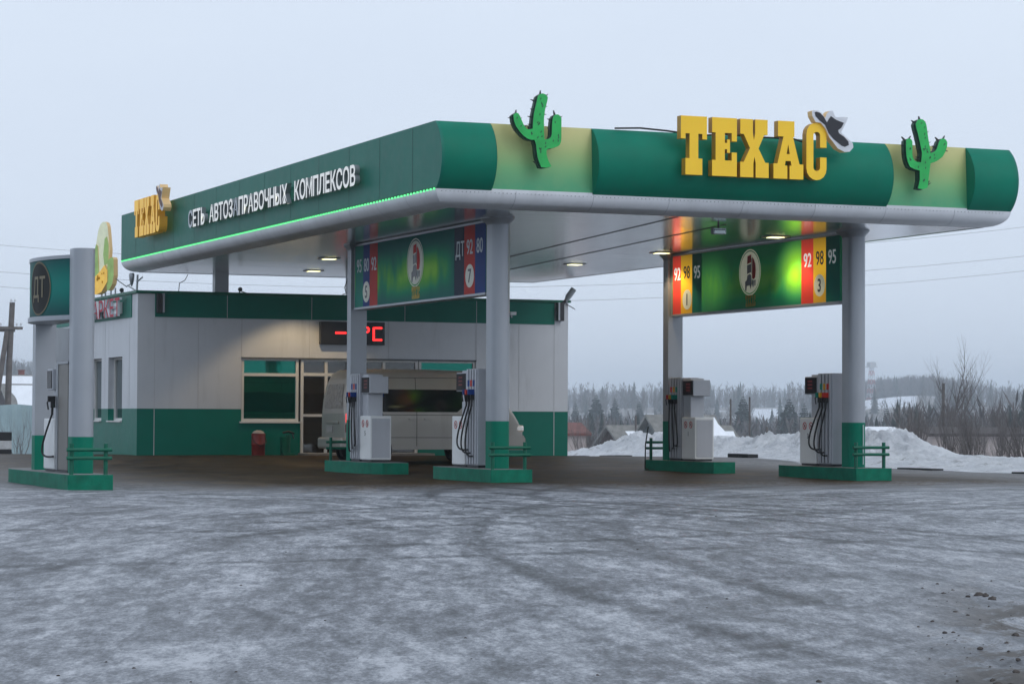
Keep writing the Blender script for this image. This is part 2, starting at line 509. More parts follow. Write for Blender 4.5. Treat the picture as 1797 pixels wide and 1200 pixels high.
mt, g, b = new_mat('icy yard and snow fields')
p = g.pos(); px, py, pz = g.sep(p)
lat = g.m('SUBTRACT', g.m('MULTIPLY', px, .9257), g.m('MULTIPLY', py, .3784)); fwd = g.m('ADD', g.m('MULTIPLY', px, .3784), g.m('MULTIPLY', py, .9257))
wob = g.m('MULTIPLY', g.m('SUBTRACT', g.noise(p, .09, 3), .5), 9.)
ps = g.comb(g.m('ADD', lat, wob), g.m('MULTIPLY', fwd, .26), 0.)
n_big = g.noise(g.comb(lat, g.m('MULTIPLY', fwd, .45), 0.), .28, 6, .6, .6)
n_mid = g.noise(ps, 1.5, 9, .68, .7)
n_fine = g.noise(g.comb(lat, g.m('MULTIPLY', fwd, .30), 0.), 8., 8, .72)
n_str = g.noise(g.scale(p, (.55, 1.5, 1)), 1.5, 7, .62, 1.2)
n_pat = g.noise(ps, 1.0, 10, .74, .9)
def swirl(cx_, cy_, rs, ts):
    dx = g.m('SUBTRACT', px, cx_); dy = g.m('SUBTRACT', py, cy_)
    r_ = g.m('ADD', g.m('SQRT', g.m('ADD', g.m('MULTIPLY', dx, dx), g.m('MULTIPLY', dy, dy))), g.m('MULTIPLY', n_big, 1.5))
    return g.noise(g.comb(g.m('MULTIPLY', r_, rs), g.m('MULTIPLY', g.m('ARCTAN2', dy, dx), ts), 0.), 1., 9, .72)
n_sw = g.mix(g.ss(g.noise(p, .12, 3), .46, .54), swirl(44, 8, 2.6, 9.), swirl(-14, 26, 2.4, 9.))
n_spk = g.noise(g.comb(lat, g.m('MULTIPLY', fwd, .35), 0.), 34., 5, .75)
ice_v = g.m('ADD', g.m('ADD', g.m('MULTIPLY', n_big, .15), g.m('MULTIPLY', n_mid, .32)), g.m('ADD', g.m('MULTIPLY', n_pat, .34), g.m('ADD', g.m('MULTIPLY', n_fine, .46), g.m('ADD', g.m('MULTIPLY', n_spk, .36), g.m('MULTIPLY', g.sep(n_sw)[0], .42)))))
# wheel tracks: arcs worn through the ice
tr = None
for cx_, cy_, r_, w_ in ((40, 14, 30.5, .2), (40, 14, 32.1, .2), (36, 2, 37.2, .22), (36, 2, 38.8, .22), (-12, 22, 27.5, .2), (-12, 22, 29.1, .2),
                         (34, 34, 17.6, .2), (34, 34, 19.2, .2), (31, 30, 17.0, .22), (31, 30, 18.6, .22), (29, 40, 11.0, .2), (29, 40, 12.6, .2),
                         (4, 62, 38.0, .25), (4, 62, 39.6, .25), (4, 62, 35.2, .25), (22, -30, 60, .22), (22, -30, 61.6, .22)):
    dx = g.m('SUBTRACT', px, cx_); dy = g.m('SUBTRACT', py, cy_)
    dd = g.m('ABSOLUTE', g.m('SUBTRACT', g.m('SQRT', g.m('ADD', g.m('MULTIPLY', dx, dx), g.m('MULTIPLY', dy, dy))), r_))
    q = g.ss(g.m('ADD', dd, g.m('MULTIPLY', n_fine, .22)), w_ + .16, .08)
    tr = q if tr is None else g.m('MAXIMUM', tr, q)
tr = g.m('MULTIPLY', tr, g.ss(g.noise(p, .25, 3), .36, .52))
ice_v = g.m('SUBTRACT', ice_v, g.m('MULTIPLY', tr, .095))
ice_v = g.m('MULTIPLY', g.m('SUBTRACT', ice_v, .80), 2.75)
ice = g.ramp(ice_v, [(.10, (.036, .038, .042)), (.32, (.085, .091, .101)), (.52, (.150, .160, .177)), (.70, (.255, .270, .296)), (.95, (.46, .475, .505))])
asp = g.ramp(g.m('ADD', g.m('MULTIPLY', n_mid, .6), g.m('MULTIPLY', n_str, .5)), [(.36, (.016, .012, .007)), (.52, (.040, .028, .016)), (.66, (.095, .068, .038)), (.82, (.17, .148, .118))])
# worn asphalt beyond the front edge of the roof, icy in front of it
edge = g.m('ADD', py, g.m('ADD', g.m('MULTIPLY', g.m('SUBTRACT', n_big, .5), 5.), g.m('MULTIPLY', g.m('SUBTRACT', n_mid, .5), 3.)))
under = g.m('MULTIPLY', g.ss(g.m('ADD', edge, g.m('MULTIPLY', g.m('SUBTRACT', n_fine, .5), 14.)), 36.8, 43.6), g.ss(g.m('ADD', px, g.m('MULTIPLY', n_big, 5)), 9.5, 17.))
under = g.m('MULTIPLY', under, g.ss(g.m('ADD', px, g.m('MULTIPLY', n_mid, 3)), 32.5, 28.5))
grey = g.ss(edge, 39, 47)
mud = g.m('MULTIPLY', g.m('MULTIPLY', g.ss(g.m('DIVIDE', px, g.m('MAXIMUM', py, 1.)), .585, .655), g.ss(py, 23, 15)), g.ss(g.m('ADD', n_mid, g.m('MULTIPLY', n_fine, .5)), .70, .80))
ice = g.mix(mud, ice, g.ramp(n_fine, [(.3, (.028, .024, .02)), (.7, (.085, .075, .066))]))
semi = g.mix(g.m('MULTIPLY', grey, .72), ice, g.mix(.35, asp, (.10, .10, .105)))
yardc = g.mix(under, semi, asp)
snow = g.ramp(g.noise(p, .35, 8, .6), [(.3, (.60, .64, .70)), (.7, (.82, .85, .90))])
azr = g.m('DIVIDE', px, g.m('MAXIMUM', py, 1.))
dd0 = g.m('SQRT', g.m('ADD', g.m('MULTIPLY', px, px), g.m('MULTIPLY', py, py)))
def field(a0, a1, d0, d1):
    q = g.m('MULTIPLY', g.ss(azr, math.tan(R(a0)), math.tan(R(a0 + .12))), g.ss(azr, math.tan(R(a1)), math.tan(R(a1 - .12))))
    return g.m('MULTIPLY', q, g.m('MULTIPLY', g.ss(dd0, d0, d0 + 40), g.ss(dd0, d1, d1 - 40)))
fld = g.m('MAXIMUM', field(27.55, 28.35, 1380, 1640), field(30.0, 31.3, 1560, 1850))
dryg = g.m('MULTIPLY', g.ss(g.noise(p, .05, 8, .65), .36, .46, 0, .9), g.m('SUBTRACT', 1., fld))
far_snow = g.mix(dryg, snow, (.16, .14, .12))
off = g.m('MAXIMUM', g.ss(g.m('ADD', px, g.m('MULTIPLY', n_mid, .9)), 32.2, 32.7), g.ss(g.m('ADD', py, g.m('MULTIPLY', n_mid, 3)), 88, 90))
dist = g.m('SQRT', g.m('ADD', g.m('MULTIPLY', px, px), g.m('MULTIPLY', py, py)))
snowc = g.mix(g.ss(dist, 260, 380), snow, far_snow)
allc = g.mix(off, yardc, snowc)
g.put(b.inputs['Base Color'], allc)
rg = g.m('ADD', g.m('MULTIPLY', n_mid, .35), .36)
g.put(b.inputs['Roughness'], g.m('MAXIMUM', rg, g.m('MULTIPLY', off, .8)))
g.put(b.inputs['Specular IOR Level'], g.m('SUBTRACT', .22, g.m('MULTIPLY', under, .18)))
hb = g.m('ADD', g.m('MULTIPLY', n_mid, .6), g.m('ADD', g.m('MULTIPLY', n_fine, .35), g.m('MULTIPLY', g.noise(p, 40, 4), .12)))
g.put(b.inputs['Normal'], g.bump(hb, .45, .045))
M['ground'] = mt
tag(gm.build('ground', 'ground'), kind='structure')

# ------------------------------------------------------------------ snow bank along the right edge of the yard
BANK = [(20, .22), (40, .26), (51.9, .29), (54.4, .29), (55.7, .34), (57.1, .62), (57.6, .80), (58.2, 1.06), (58.7, .98), (59.3, .84), (61, .86), (62.3, .80), (63.2, .74), (64.5, .76), (65.6, .64), (67, .69), (68.6, .75),
        (70.5, .82), (72.2, .92), (73.3, .87), (74.2, .95), (74.9, .78), (75.4, .62), (76.1, .55), (76.8, .42), (79.2, .17), (86, .15), (100, .2)]
def bank_h(y):
    for (a, ha), (b_, hb_) in zip(BANK, BANK[1:]):
        if a <= y <= b_: return ha + (hb_ - ha) * (y - a) / (b_ - a)
    return .2
bk = MB()
xs_ = [31.6 + 5.6 * i / 80 for i in range(81)]; ys_ = [40 + i * .075 for i in range(601)]
bv = []
for y in ys_:
    h = bank_h(y)
    for x in xs_:
        e0 = 32.05 + .30 * mnoise.noise(Vector((0, y * .7, 1)))
        prof = sstep(x, e0, e0 + 1.8) * .55 + sstep(x, e0 + 1.2, 34.5) * .45
        prof *= 1 - .95 * sstep(x, 34.7, 36.7)
        lump = abs(mnoise.noise(Vector((x * 1.1, y * 1.1, 4)))) * .45 + (.45 - abs(mnoise.noise(Vector((x * 2.3, y * 2.3, 8))))) * .55 + (.4 - abs(mnoise.noise(Vector((x * 4.7, y * 4.7, 8))))) * .34 + mnoise.noise(Vector((x * 9, y * 9, 3))) * .10 - .30
        k = 1 if x < 34.3 else .6
        bv.append((x, y, terrain_z(min(x, 33), y) - .06 * sstep(x, e0 + .1, e0 - .2) + h * prof * (.86 + k * (lump - .16)) + .05 * prof))
nx = len(xs_)
bk.add(bv, [(i * nx + j, i * nx + j + 1, (i + 1) * nx + j + 1, (i + 1) * nx + j) for i in range(len(ys_) - 1) for j in range(nx - 1)], 0, True)
mt, g, b = new_mat('ploughed snow')
p = g.pos(); px, py, pz = g.sep(p)
dirty = g.ss(g.m('ADD', g.noise(p, 2.2, 8, .7), g.m('MULTIPLY', pz, -.18)), .50, .66, 0, .62)
g.put(b.inputs['Base Color'], g.mix(dirty, g.ramp(g.noise(p, 1.2, 6), [(.3, (.70, .725, .77)), (.7, (.86, .88, .91))]), (.30, .29, .285)))
b.inputs['Roughness'].default_value = .75
b.inputs['Specular IOR Level'].default_value = .2
g.put(b.inputs['Normal'], g.bump(g.noise(p, 4, 9, .75), 1.0, .16))
M['ploughed'] = mt
tag(bk.build('snow_bank', 'ploughed'), 'ploughed snow heaped along the right edge of the yard', 'snow bank', kind='stuff')

# kerb stones showing through the foot of the bank
def ground_hit_y(y): return 31.95
kerb_proto = None
for i, (y0, y1, lab) in enumerate(((72.0, 73.6, 'black painted kerb stone under the snow beside the station corner'),
                              (68.9, 70.6, 'black painted kerb stone in the snow below the bare roof gables'),
                              (60.9, 62.1, 'black kerb stone in the snow edge seen between the two right pumps'),
                              (51.6, 53.2, 'low black kerb stone half buried right of the near right island'),
                              (47.2, 48.3, 'thin black kerb stone end buried at the foot of the far right snow'))):
    mb = MB(); k = max(2, int((y1 - y0) / .45)); h = .09 if i < 3 else .04
    for j in range(k):
        a = y0 + (y1 - y0) * j / k; c = y0 + (y1 - y0) * (j + 1) / k - .03
        mb.box(31.72, 32.05, a, c, -.05, terrain_z(31.9, a) + h + .012 * math.sin(j * 3.1))
    o = mb.build('kerb_stone', 'kerbblack', org=(31.9, (y0 + y1) / 2, 0), bevel=.015)
    tag(o, lab, 'kerb stone', 'black kerb stones along the snow bank')

# ------------------------------------------------------------------ filling station canopy
XL, XR, YF, YB = 15.74, 27.65, 42.08, 65.56
ZL, ZT, ZS = 5.226, 6.43, 4.936
INS = .36
can = thing('station_canopy', (21.7, 53.8, 0), 'big green filling station roof with curved front fascia on grey columns', 'canopy')
# soffit
mb = MB()
n1, n2 = 8, 16
sv = [(XL + INS + (XR - XL - 2 * INS) * i / n1, YF + INS + (YB - YF - 2 * INS) * j / n2, ZS) for j in range(n2 + 1) for i in range(n1 + 1)]
mb.add(sv, [(j * (n1 + 1) + i, (j + 1) * (n1 + 1) + i, (j + 1) * (n1 + 1) + i + 1, j * (n1 + 1) + i + 1) for j in range(n2) for i in range(n1)])
mb.build('soffit', 'soffit', can)
mb = MB()
mb.tube([(20.75, 42.6, ZS - .008), (22.6, 56.6, ZS - .008)], .007, 6); mb.tube([(22.4, 43.9, ZS - .008), (24.55, 61.5, ZS - .008)], .007, 6)
mb.build('ceiling_cable', 'seamdark', can)
# rounded trim, swept round the four edges with mitred corners
prof = [(INS * (1 - math.cos(t)), ZL - (ZL - ZS) * math.sin(t)) for t in [math.pi / 2 * i / 12 for i in range(13)]]
prof = [(-.0, ZL + .03)] + prof + [(INS + .03, ZS - .012), (INS + .03, ZS + .02)]
rings = [[(XL + d, YF + d, z), (XR - d, YF + d, z), (XR - d, YB - d, z), (XL + d, YB - d, z)] for d, z in prof]
mb = MB(); mb.loft(rings, 0, False, True, False)
tr_o = mb.build('edge_trim', 'trim', can)
for pl in tr_o.data.polygons: pl.use_smooth = True
tr_o.modifiers.new('split', 'EDGE_SPLIT').split_angle = R(40)
def trim_band(mb, axis, s0, w, side):
    pr = [(d - .003 * math.cos(i / 12 * 1.57), z - .003 * math.sin(i / 12 * 1.57)) for i, (d, z) in enumerate(prof[1:14])]
    if axis == 'x': r_ = [[(s, YF + d, z) for d, z in pr] for s in (s0, s0 + w)]
    else: r_ = [[(XL + d, s, z) for d, z in pr][::1] for s in (s0 + w, s0)]
    vs2 = r_[0] + r_[1]; k = len(pr)
    mb.add(vs2, [(j, j + 1, k + j + 1, k + j) for j in range(k - 1)], 0, True)
mb = MB()
for i in range(1, 8): trim_band(mb, 'x', XL + 1.52 * i, .009, 0)
for i in range(1, 15): trim_band(mb, 'y', YF + 1.6 * i, .009, 0)
mb.build('trim_joint', mat('trim joint', (.40, .42, .45), .5), can)
mb = MB()
for i in range(150):
    x = XL + .1 + i * .078
    mb.box(x, x + .014, YF - .004, YF + .01, ZL - .045 + .004 * math.sin(i * 7.), ZL - .034)
mb.build('rivet_row', 'rivet', can)
# roof deck behind the fascia
mb = MB(); mb.box(XL + .06, XR - .06, YF + .08, YB - .06, 5.25, 5.9)
mb.build('roof_deck', 'roofdeck', can)
# left fascia, right and rear fascia
def bulge(ptop=.0, sag=.31, k=18):
    """front profile from the trim up to the top edge, (y, z)"""
    out = []
    c = ZT - ZL; rad_ = (c * c / 4 + sag * sag) / (2 * sag); half = math.asin(c / 2 / rad_)
    for i in range(k + 1):
        t = -half + 2 * half * i / k
        out.append((YF - (rad_ * math.cos(t) - (rad_ - sag)) + .06 * (i / k), (ZT + ZL) / 2 + rad_ * math.sin(t)))
    return out
bp = bulge()
mb = MB()
outline = [(y, z) for y, z in bp] + [(YB, ZT), (YB, ZL)]
mb.prism(outline, (XL, 0, 0), Y_, Z_, X_, .05)
mb.build('side_fascia', 'greenpanel', can)
mb = MB()
for y in (43.3, 45.1, 46.9, 48.8, 50.7, 52.6, 54.5, 56.4, 58.3, 60.2, 62.1, 64.): mb.box(XL - .003, XL + .002, y, y + .012, ZL + .03, ZT - .02)
mb.build('side_fascia_joint', mat('fascia joint', (.012, .075, .058), .5), can)
mb = MB(); mb.prism(outline, (XR - .05, 0, 0), Y_, Z_, X_, .05); mb.build('side_fascia', 'greenpanel', can)
mb = MB(); mb.box(XL + .05, XR - .05, YB - .05, YB, ZL, ZT); mb.build('rear_fascia', 'greenpanel', can)
for x0, x1 in ((XL + .05, 16.79), (18.76, 24.87), (26.66, XR - .05)):
    mb = MB()
    ring0 = [(x0, y, z) for y, z in bp] + [(x0, YF + .06, ZT), (x0, YF + .06, ZL)]
    k = len(bp)
    r0 = [(x0, y, z) for y, z in bp]; r1 = [(x1, y, z) for y, z in bp]
    mb.add(r0 + r1, [(j, k + j, k + j + 1, j + 1) for j in range(k - 1)], 0, True)
    for xx, d in ((x0, 1), (x1, -1)):
        mb.prism([(y, z) for y, z in bp], (xx, 0, 0), Y_, Z_, X_ * d, .01)
    mb.build('curved_fascia', 'green', can)
for x0, x1 in ((16.79, 18.76), (24.87, 26.66)):
    mb = MB()
    mb.add([(x0, YF, ZL + .004), (x1, YF, ZL + .004), (x1, YF + .06, ZT), (x0, YF + .06, ZT)], [(0, 1, 2, 3)])
    mb.build('sand_fascia', 'sand', can)
# led strip under the left fascia
mb = MB()
y = YF + .05
while y < YB - .02:
    mb.box(XL - .018, XL + .01, y, y + .06, ZL - .016, ZL + .016); y += .17
mb.build('led_strip', 'led', can)
# columns
def column(x, y, face, z0, zc=ZS, paint=True, zp=1.124, par=can, cap=True):
    """half-round column; face = -1 rounded towards the viewer side, +1 rounded away"""
    r_, fl = .182, .25
    def sec(z, s=1.):
        pts = [(x + r_ * s * math.cos(t), y + face * (-.02 + r_ * s * math.sin(t) + (s - 1) * .0)) for t in [math.pi * i / 14 for i in range(15)]]
        pts += [(x - r_ * s, y - face * fl * s), (x + r_ * s, y - face * fl * s)]
        if face < 0: pts = pts[::-1]
        return [(a, b_, z) for a, b_ in pts]
    a = MB(); a.loft([sec(zp if paint else z0), sec(zc - .14 if cap else zc)], 0, True)
    if cap: a.loft([sec(zc - .14), sec(zc - .11, 1.06), sec(zc - .02, 1.5), sec(zc - .004, 1.5)], 0, True)
    c = a.build('column', 'silver', par)
    c.modifiers.new('split', 'EDGE_SPLIT').split_angle = R(35)
    if paint:
        a = MB(); a.loft([sec(z0, 1.012), sec(zp, 1.012)], 0, True)
        q = a.build('painted_foot', 'green', c)
        q.modifiers.new('split', 'EDGE_SPLIT').split_angle = R(35)
    return c
YN, YFAR = 44.23, 52.68
X7, X3 = 17.84, 25.46
for x in (X7, X3):
    column(x, YN, -1, .24); column(x, YFAR, 1, .24)
MB().box(X3 + .035, X3 + .047, YN - .02 - .1905, YN - .02 - .176, .30, 1.08).build('paint_drip', 'whiteprint', can)
column(18.07, 64.4, 1, 0, paint=False, cap=False); column(21.72, 64.4, 1, 0, paint=False, cap=False)
# recessed lamps and their light
for i, (x, y) in enumerate(((18.78, 57.4), (20.0, 62.4), (24.86, 56.8), (24.9, 52.0), (24.81, 46.4))):
    mb = MB(); mb.box(x - .22, x + .22, y - .22, y + .22, ZS - .022, ZS - .003); f_ = mb.build('ceiling_lamp', 'white', can, bevel=.006)
    mb = MB(); mb.box(x - .14, x + .14, y - .14, y + .14, ZS - .032, ZS - .024); mb.build('lens', 'lamp', f_)
    ld = bpy.data.lights.new('lamp_light', 'SPOT'); ld.energy = (130, 330, 130, 130, 130)[i]; ld.shadow_soft_size = .15; ld.spot_size = R(112); ld.spot_blend = .35; ld.color = (1, .74, .42)
    lo = bpy.data.objects.new('lamp_light', ld); col.objects.link(lo); lo.location = (x, y, ZS - .05)
# floodlight under the front soffit
t = thing('floodlight', (22.24, 43.9, ZS), 'small grey floodlight hanging under the roof ceiling near the front trim', 'floodlight')
mb = MB(); mb.box(22.10, 22.38, 43.86, 43.98, ZS - .20, ZS - .08); mb.build('housing', 'galv', t, bevel=.01)
mb = MB(); mb.tube([(22.24, 43.92, ZS), (22.24, 43.92, ZS - .08)], .02); mb.build('bracket', 'black', t)
mb = MB(); mb.add([(22.12, 43.85, ZS - .19), (22.36, 43.85, ZS - .19), (22.36, 43.85, ZS - .09), (22.12, 43.85, ZS - .09)], [(0, 1, 2, 3)]); mb.build('lens', 'sideglass', t)
# cables lying on the front fascia top
mb = MB(); mb.tube([(19.2, YF + .0, ZT + .02), (19.7, YF - .02, ZT + .045), (20.2, YF - .1, ZT + .01), (20.5, YF - .3, ZT - .05)], .018, 6)
mb.tube([(20.9, YF - .3, ZT - .06), (21.3, YF - .12, ZT + .0), (22.0, YF - .1, ZT - .02), (22.8, YF - .12, ZT - .02), (22.95, YF - .3, ZT - .1)], .018, 6)
tag(mb.build('sign_cable', 'rubber', org=(21, YF, ZT)), 'black cable lying along the fascia top behind the yellow letters', 'cable')

# ------------------------------------------------------------------ lettering
def arc(cx, cy, rx, ry, a0, a1, k=8):
    return [(cx + rx * math.cos(R(a0 + (a1 - a0) * i / k)), cy + ry * math.sin(R(a0 + (a1 - a0) * i / k))) for i in range(k + 1)]
SL = {
 'T': [[(0, 1), (.45, 1), (.45, .61), (.37, .61), (.37, .70), (.30, .70), (.30, .28), (.37, .28), (.37, 0), (.08, 0), (.08, .28), (.15, .28), (.15, .70), (.08, .70), (.08, .61), (0, .61)]],
 'E': [[(0, 1), (.43, 1), (.43, .60), (.34, .60), (.34, .74), (.22, .74), (.22, .57), (.26, .57), (.26, .63), (.31, .63), (.31, .40), (.26, .40), (.26, .46), (.22, .46), (.22, .27), (.34, .27), (.34, .41), (.43, .41), (.43, 0), (0, 0), (0, .27), (.06, .27), (.06, .74), (0, .74)]],
 'X': [[(0, 1), (.22, 1), (.22, .76), (.24, .64), (.26, .76), (.26, 1), (.48, 1), (.48, .74), (.42, .74), (.32, .5), (.44, .26), (.50, .26), (.50, 0), (.27, 0), (.27, .24), (.25, .36), (.23, .24), (.23, 0), (0, 0), (0, .26), (.06, .26), (.17, .5), (.06, .74), (0, .74)]],
 'A': [[(.08, 1), (.37, 1), (.37, .73), (.345, .73), (.46, .26), (.53, .26), (.53, 0), (.285, 0), (.285, .23), (.32, .23), (.305, .31), (.215, .31), (.20, .23), (.245, .23), (.245, 0), (0, 0), (0, .26), (.07, .26), (.175, .73), (.08, .73)],
       [(.232, .43), (.288, .43), (.26, .60)]],
 'C': [[(.36, .57), (.36, .80)] + arc(.18, .80, .18, .20, 0, 180)[1:] + [(0, .2)] + arc(.18, .2, .18, .2, 180, 360)[1:] + [(.36, .40), (.245, .40), (.245, .22)] + arc(.185, .22, .06, .06, 0, -180)[1:] + [(.125, .78)] + arc(.185, .78, .06, .06, 180, 0)[1:] + [(.245, .57)]],
}
SL['C'][0] = [q for i, q in enumerate(SL['C'][0]) if i == 0 or (abs(q[0] - SL['C'][0][i - 1][0]) + abs(q[1] - SL['C'][0][i - 1][1])) > 1e-6]
HATW = [(22.96, 6.89), (23.01, 6.91), (23.11, 6.9), (23.18, 6.85), (23.24, 6.77), (23.27, 6.85), (23.33, 6.91), (23.4, 6.92), (23.46, 6.8), (23.62, 6.81), (23.73, 6.81), (23.68, 6.7), (23.6, 6.56), (23.58, 6.52), (23.68, 6.44), (23.83, 6.33), (23.84, 6.25), (23.76, 6.17), (23.65, 6.16), (23.51, 6.22), (23.33, 6.42), (23.25, 6.58), (23.15, 6.68), (23.04, 6.69), (22.97, 6.8)]
HATB = [(23.0, 6.89), (23.04, 6.9), (23.12, 6.88), (23.2, 6.81), (23.27, 6.7), (23.32, 6.78), (23.36, 6.83), (23.44, 6.78), (23.48, 6.76), (23.65, 6.71), (23.59, 6.61), (23.52, 6.56), (23.54, 6.5), (23.65, 6.44), (23.75, 6.35), (23.76, 6.28), (23.67, 6.24), (23.6, 6.26), (23.42, 6.38), (23.31, 6.49), (23.23, 6.65), (23.11, 6.73), (23.02, 6.81)]
HATB = [(x + (23.38 - x) * .05, z + (6.54 - z) * .05) for x, z in HATB]
def slab_sign(t, org, ex, ey, n, depth, spots, fm='yellow', sm='yellowside'):
    for ch, u in spots:
        mb = MB(); mb.prism([[(a + u, c) for a, c in l] for l in SL[ch]], org, ex, ey, n, depth, 0, 1)
        mb.build('letter', [fm, sm], t)
t = thing('brand_sign', (21.8, 41.6, 5.62), 'large yellow slab letters with a black hat on the curved front fascia', 'sign', 'yellow slab letter signs')
slab_sign(t, (20.29, 41.60, 5.60), X_ * 1.19, Z_ * 1.07, -Y_, .0 + .001, [])
SX = 1.175
slab_sign(t, (20.29, 41.74, 5.615), X_ * SX, Z_ * 1.07, -Y_, .16, [('T', 0), ('E', .54), ('X', 1.03), ('A', 1.615), ('C', 2.20)])
mb = MB(); mb.prism(HATW, (0, 41.70, 0), X_, Z_, -Y_, .17, 0, 1)
hat = mb.build('hat', ['whiteprint', 'tan'], t)
mb = MB(); mb.prism(HATB, (0, 41.53, 0), X_, Z_, -Y_, .006); mb.build('hat_print', 'blackprint', hat)
for x in (20.5, 21.1, 21.75, 22.45, 23.05): MB().tube([(x, 41.72, 5.9), (x, 41.98, 5.9)], .02, 6).build('standoff', 'galv', t)

# the small copy of the sign on the left fascia
t = thing('brand_sign', (15.6, 61.6, 5.66), 'small yellow slab letters with a hat at the rear end of the left fascia', 'sign', 'yellow slab letter signs')
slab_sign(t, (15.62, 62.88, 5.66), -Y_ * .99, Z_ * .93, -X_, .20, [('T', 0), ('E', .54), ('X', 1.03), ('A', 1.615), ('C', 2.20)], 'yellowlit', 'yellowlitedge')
mb = MB()
hw = [((x - 20.29) / SX, (z - 5.615) / 1.07) for x, z in HATW]; hbk = [((x - 20.29) / SX, (z - 5.615) / 1.07) for x, z in HATB]
mb.prism(hw, (15.60, 62.88, 5.66), -Y_ * .99, Z_ * .93, -X_, .20, 0, 1); hat = mb.build('hat', ['whiteprint', 'tan'], t)
mb = MB(); mb.prism(hbk, (15.40, 62.88, 5.66), -Y_ * .99, Z_ * .93, -X_, .006); mb.build('hat_print', mat('brown print', (.13, .05, .035), .5), hat)
for y in (62.66, 62.1, 61.55, 60.9): MB().tube([(15.6, y, 6.1), (15.76, y, 6.1)], .02, 6).build('standoff', 'galv', t)

# white letters
t = thing('letter_sign', (15.6, 52.8, 5.66), 'long row of raised white Cyrillic letters along the left fascia', 'sign')
def row_letters(word, y0, y1, h, dim=()):
    # measure natural widths with the built-in lettering
    ws = []
    for ch in word:
        cu = bpy.data.curves.new('t', 'FONT'); cu.body = ch; cu.size = 1; ob = bpy.data.objects.new('t', cu); col.objects.link(ob)
        bpy.context.view_layer.update(); ws.append(ob.dimensions.x); bpy.data.objects.remove(ob); bpy.data.curves.remove(cu)
    gap = .11
    tot = sum(ws) + gap * (len(word) - 1)
    sc = (y0 - y1) / tot; u = 0
    for i, (ch, w) in enumerate(zip(word, ws)):
        mb = MB()
        yc = y0 - (u + w / 2) * sc
        mb.text(ch, (15.66, yc, 5.605), -Y_, Z_, -X_, h, .10, 0, 1, .028, sc / (h / .70))
        mb.build('letter', ['lettergrey' if i in dim else 'letterwhite', 'letteredge'], t)
        u += w + gap
row_letters('СЕТЬ', 58.18, 56.78, .37, (0,))
row_letters('АВТОЗАПРАВОЧНЫХ', 56.34, 50.38, .37, (5,))
row_letters('КОМПЛЕКСОВ', 49.88, 46.02, .37)
for zz in (5.66, 5.90): MB().box(15.665, 15.70, 46.1, 58.1, zz, zz + .02).build('mounting_rail', 'greenpanel', t)

# cactus cut-outs
CAC1 = [(17.63, 5.65), (17.72, 5.645), (17.83, 5.67), (17.77, 5.77), (17.735, 5.87), (17.73, 5.95), (17.76, 5.985), (17.85, 6.0), (17.94, 6.03), (17.985, 6.06), (18.01, 6.11), (18.02, 6.19), (18.02, 6.54), (18.0, 6.58), (17.95, 6.61), (17.89, 6.60), (17.855, 6.55), (17.84, 6.47), (17.83, 6.24), (17.81, 6.19), (17.77, 6.16), (17.69, 6.15), (17.68, 6.3), (17.68, 6.53), (17.70, 6.68), (17.74, 6.83), (17.755, 6.9), (17.71, 6.955), (17.66, 6.97), (17.61, 6.96), (17.56, 6.92), (17.52, 6.75), (17.485, 6.6), (17.47, 6.48), (17.46, 6.33), (17.40, 6.315), (17.35, 6.32), (17.3, 6.37), (17.26, 6.45), (17.22, 6.54), (17.185, 6.59), (17.14, 6.60), (17.09, 6.56), (17.10, 6.46), (17.14, 6.36), (17.21, 6.27), (17.28, 6.20), (17.36, 6.15), (17.44, 6.13), (17.50, 6.13), (17.53, 6.04), (17.54, 5.94), (17.56, 5.82), (17.59, 5.74)]
CAC2 = [(25.39, 5.57), (25.5, 5.555), (25.6, 5.59), (25.615, 5.66), (25.63, 5.80), (25.67, 6.06), (25.76, 6.085), (25.85, 6.13), (25.93, 6.19), (25.99, 6.28), (26.03, 6.38), (26.04, 6.47), (26.01, 6.52), (25.96, 6.545), (25.90, 6.535), (25.86, 6.49), (25.83, 6.41), (25.80, 6.33), (25.75, 6.28), (25.67, 6.25), (25.65, 6.38), (25.62, 6.52), (25.58, 6.78), (25.545, 6.85), (25.50, 6.885), (25.44, 6.89), (25.38, 6.865), (25.34, 6.79), (25.36, 6.70), (25.39, 6.61), (25.44, 6.42), (25.48, 6.25), (25.46, 6.07), (25.38, 6.07), (25.32, 6.09), (25.28, 6.15), (25.27, 6.22), (25.27, 6.45), (25.25, 6.49), (25.21, 6.51), (25.16, 6.50), (25.13, 6.47), (25.13, 6.28), (25.14, 6.17), (25.17, 6.06), (25.22, 5.97), (25.32, 5.93), (25.43, 5.91), (25.43, 5.73)]
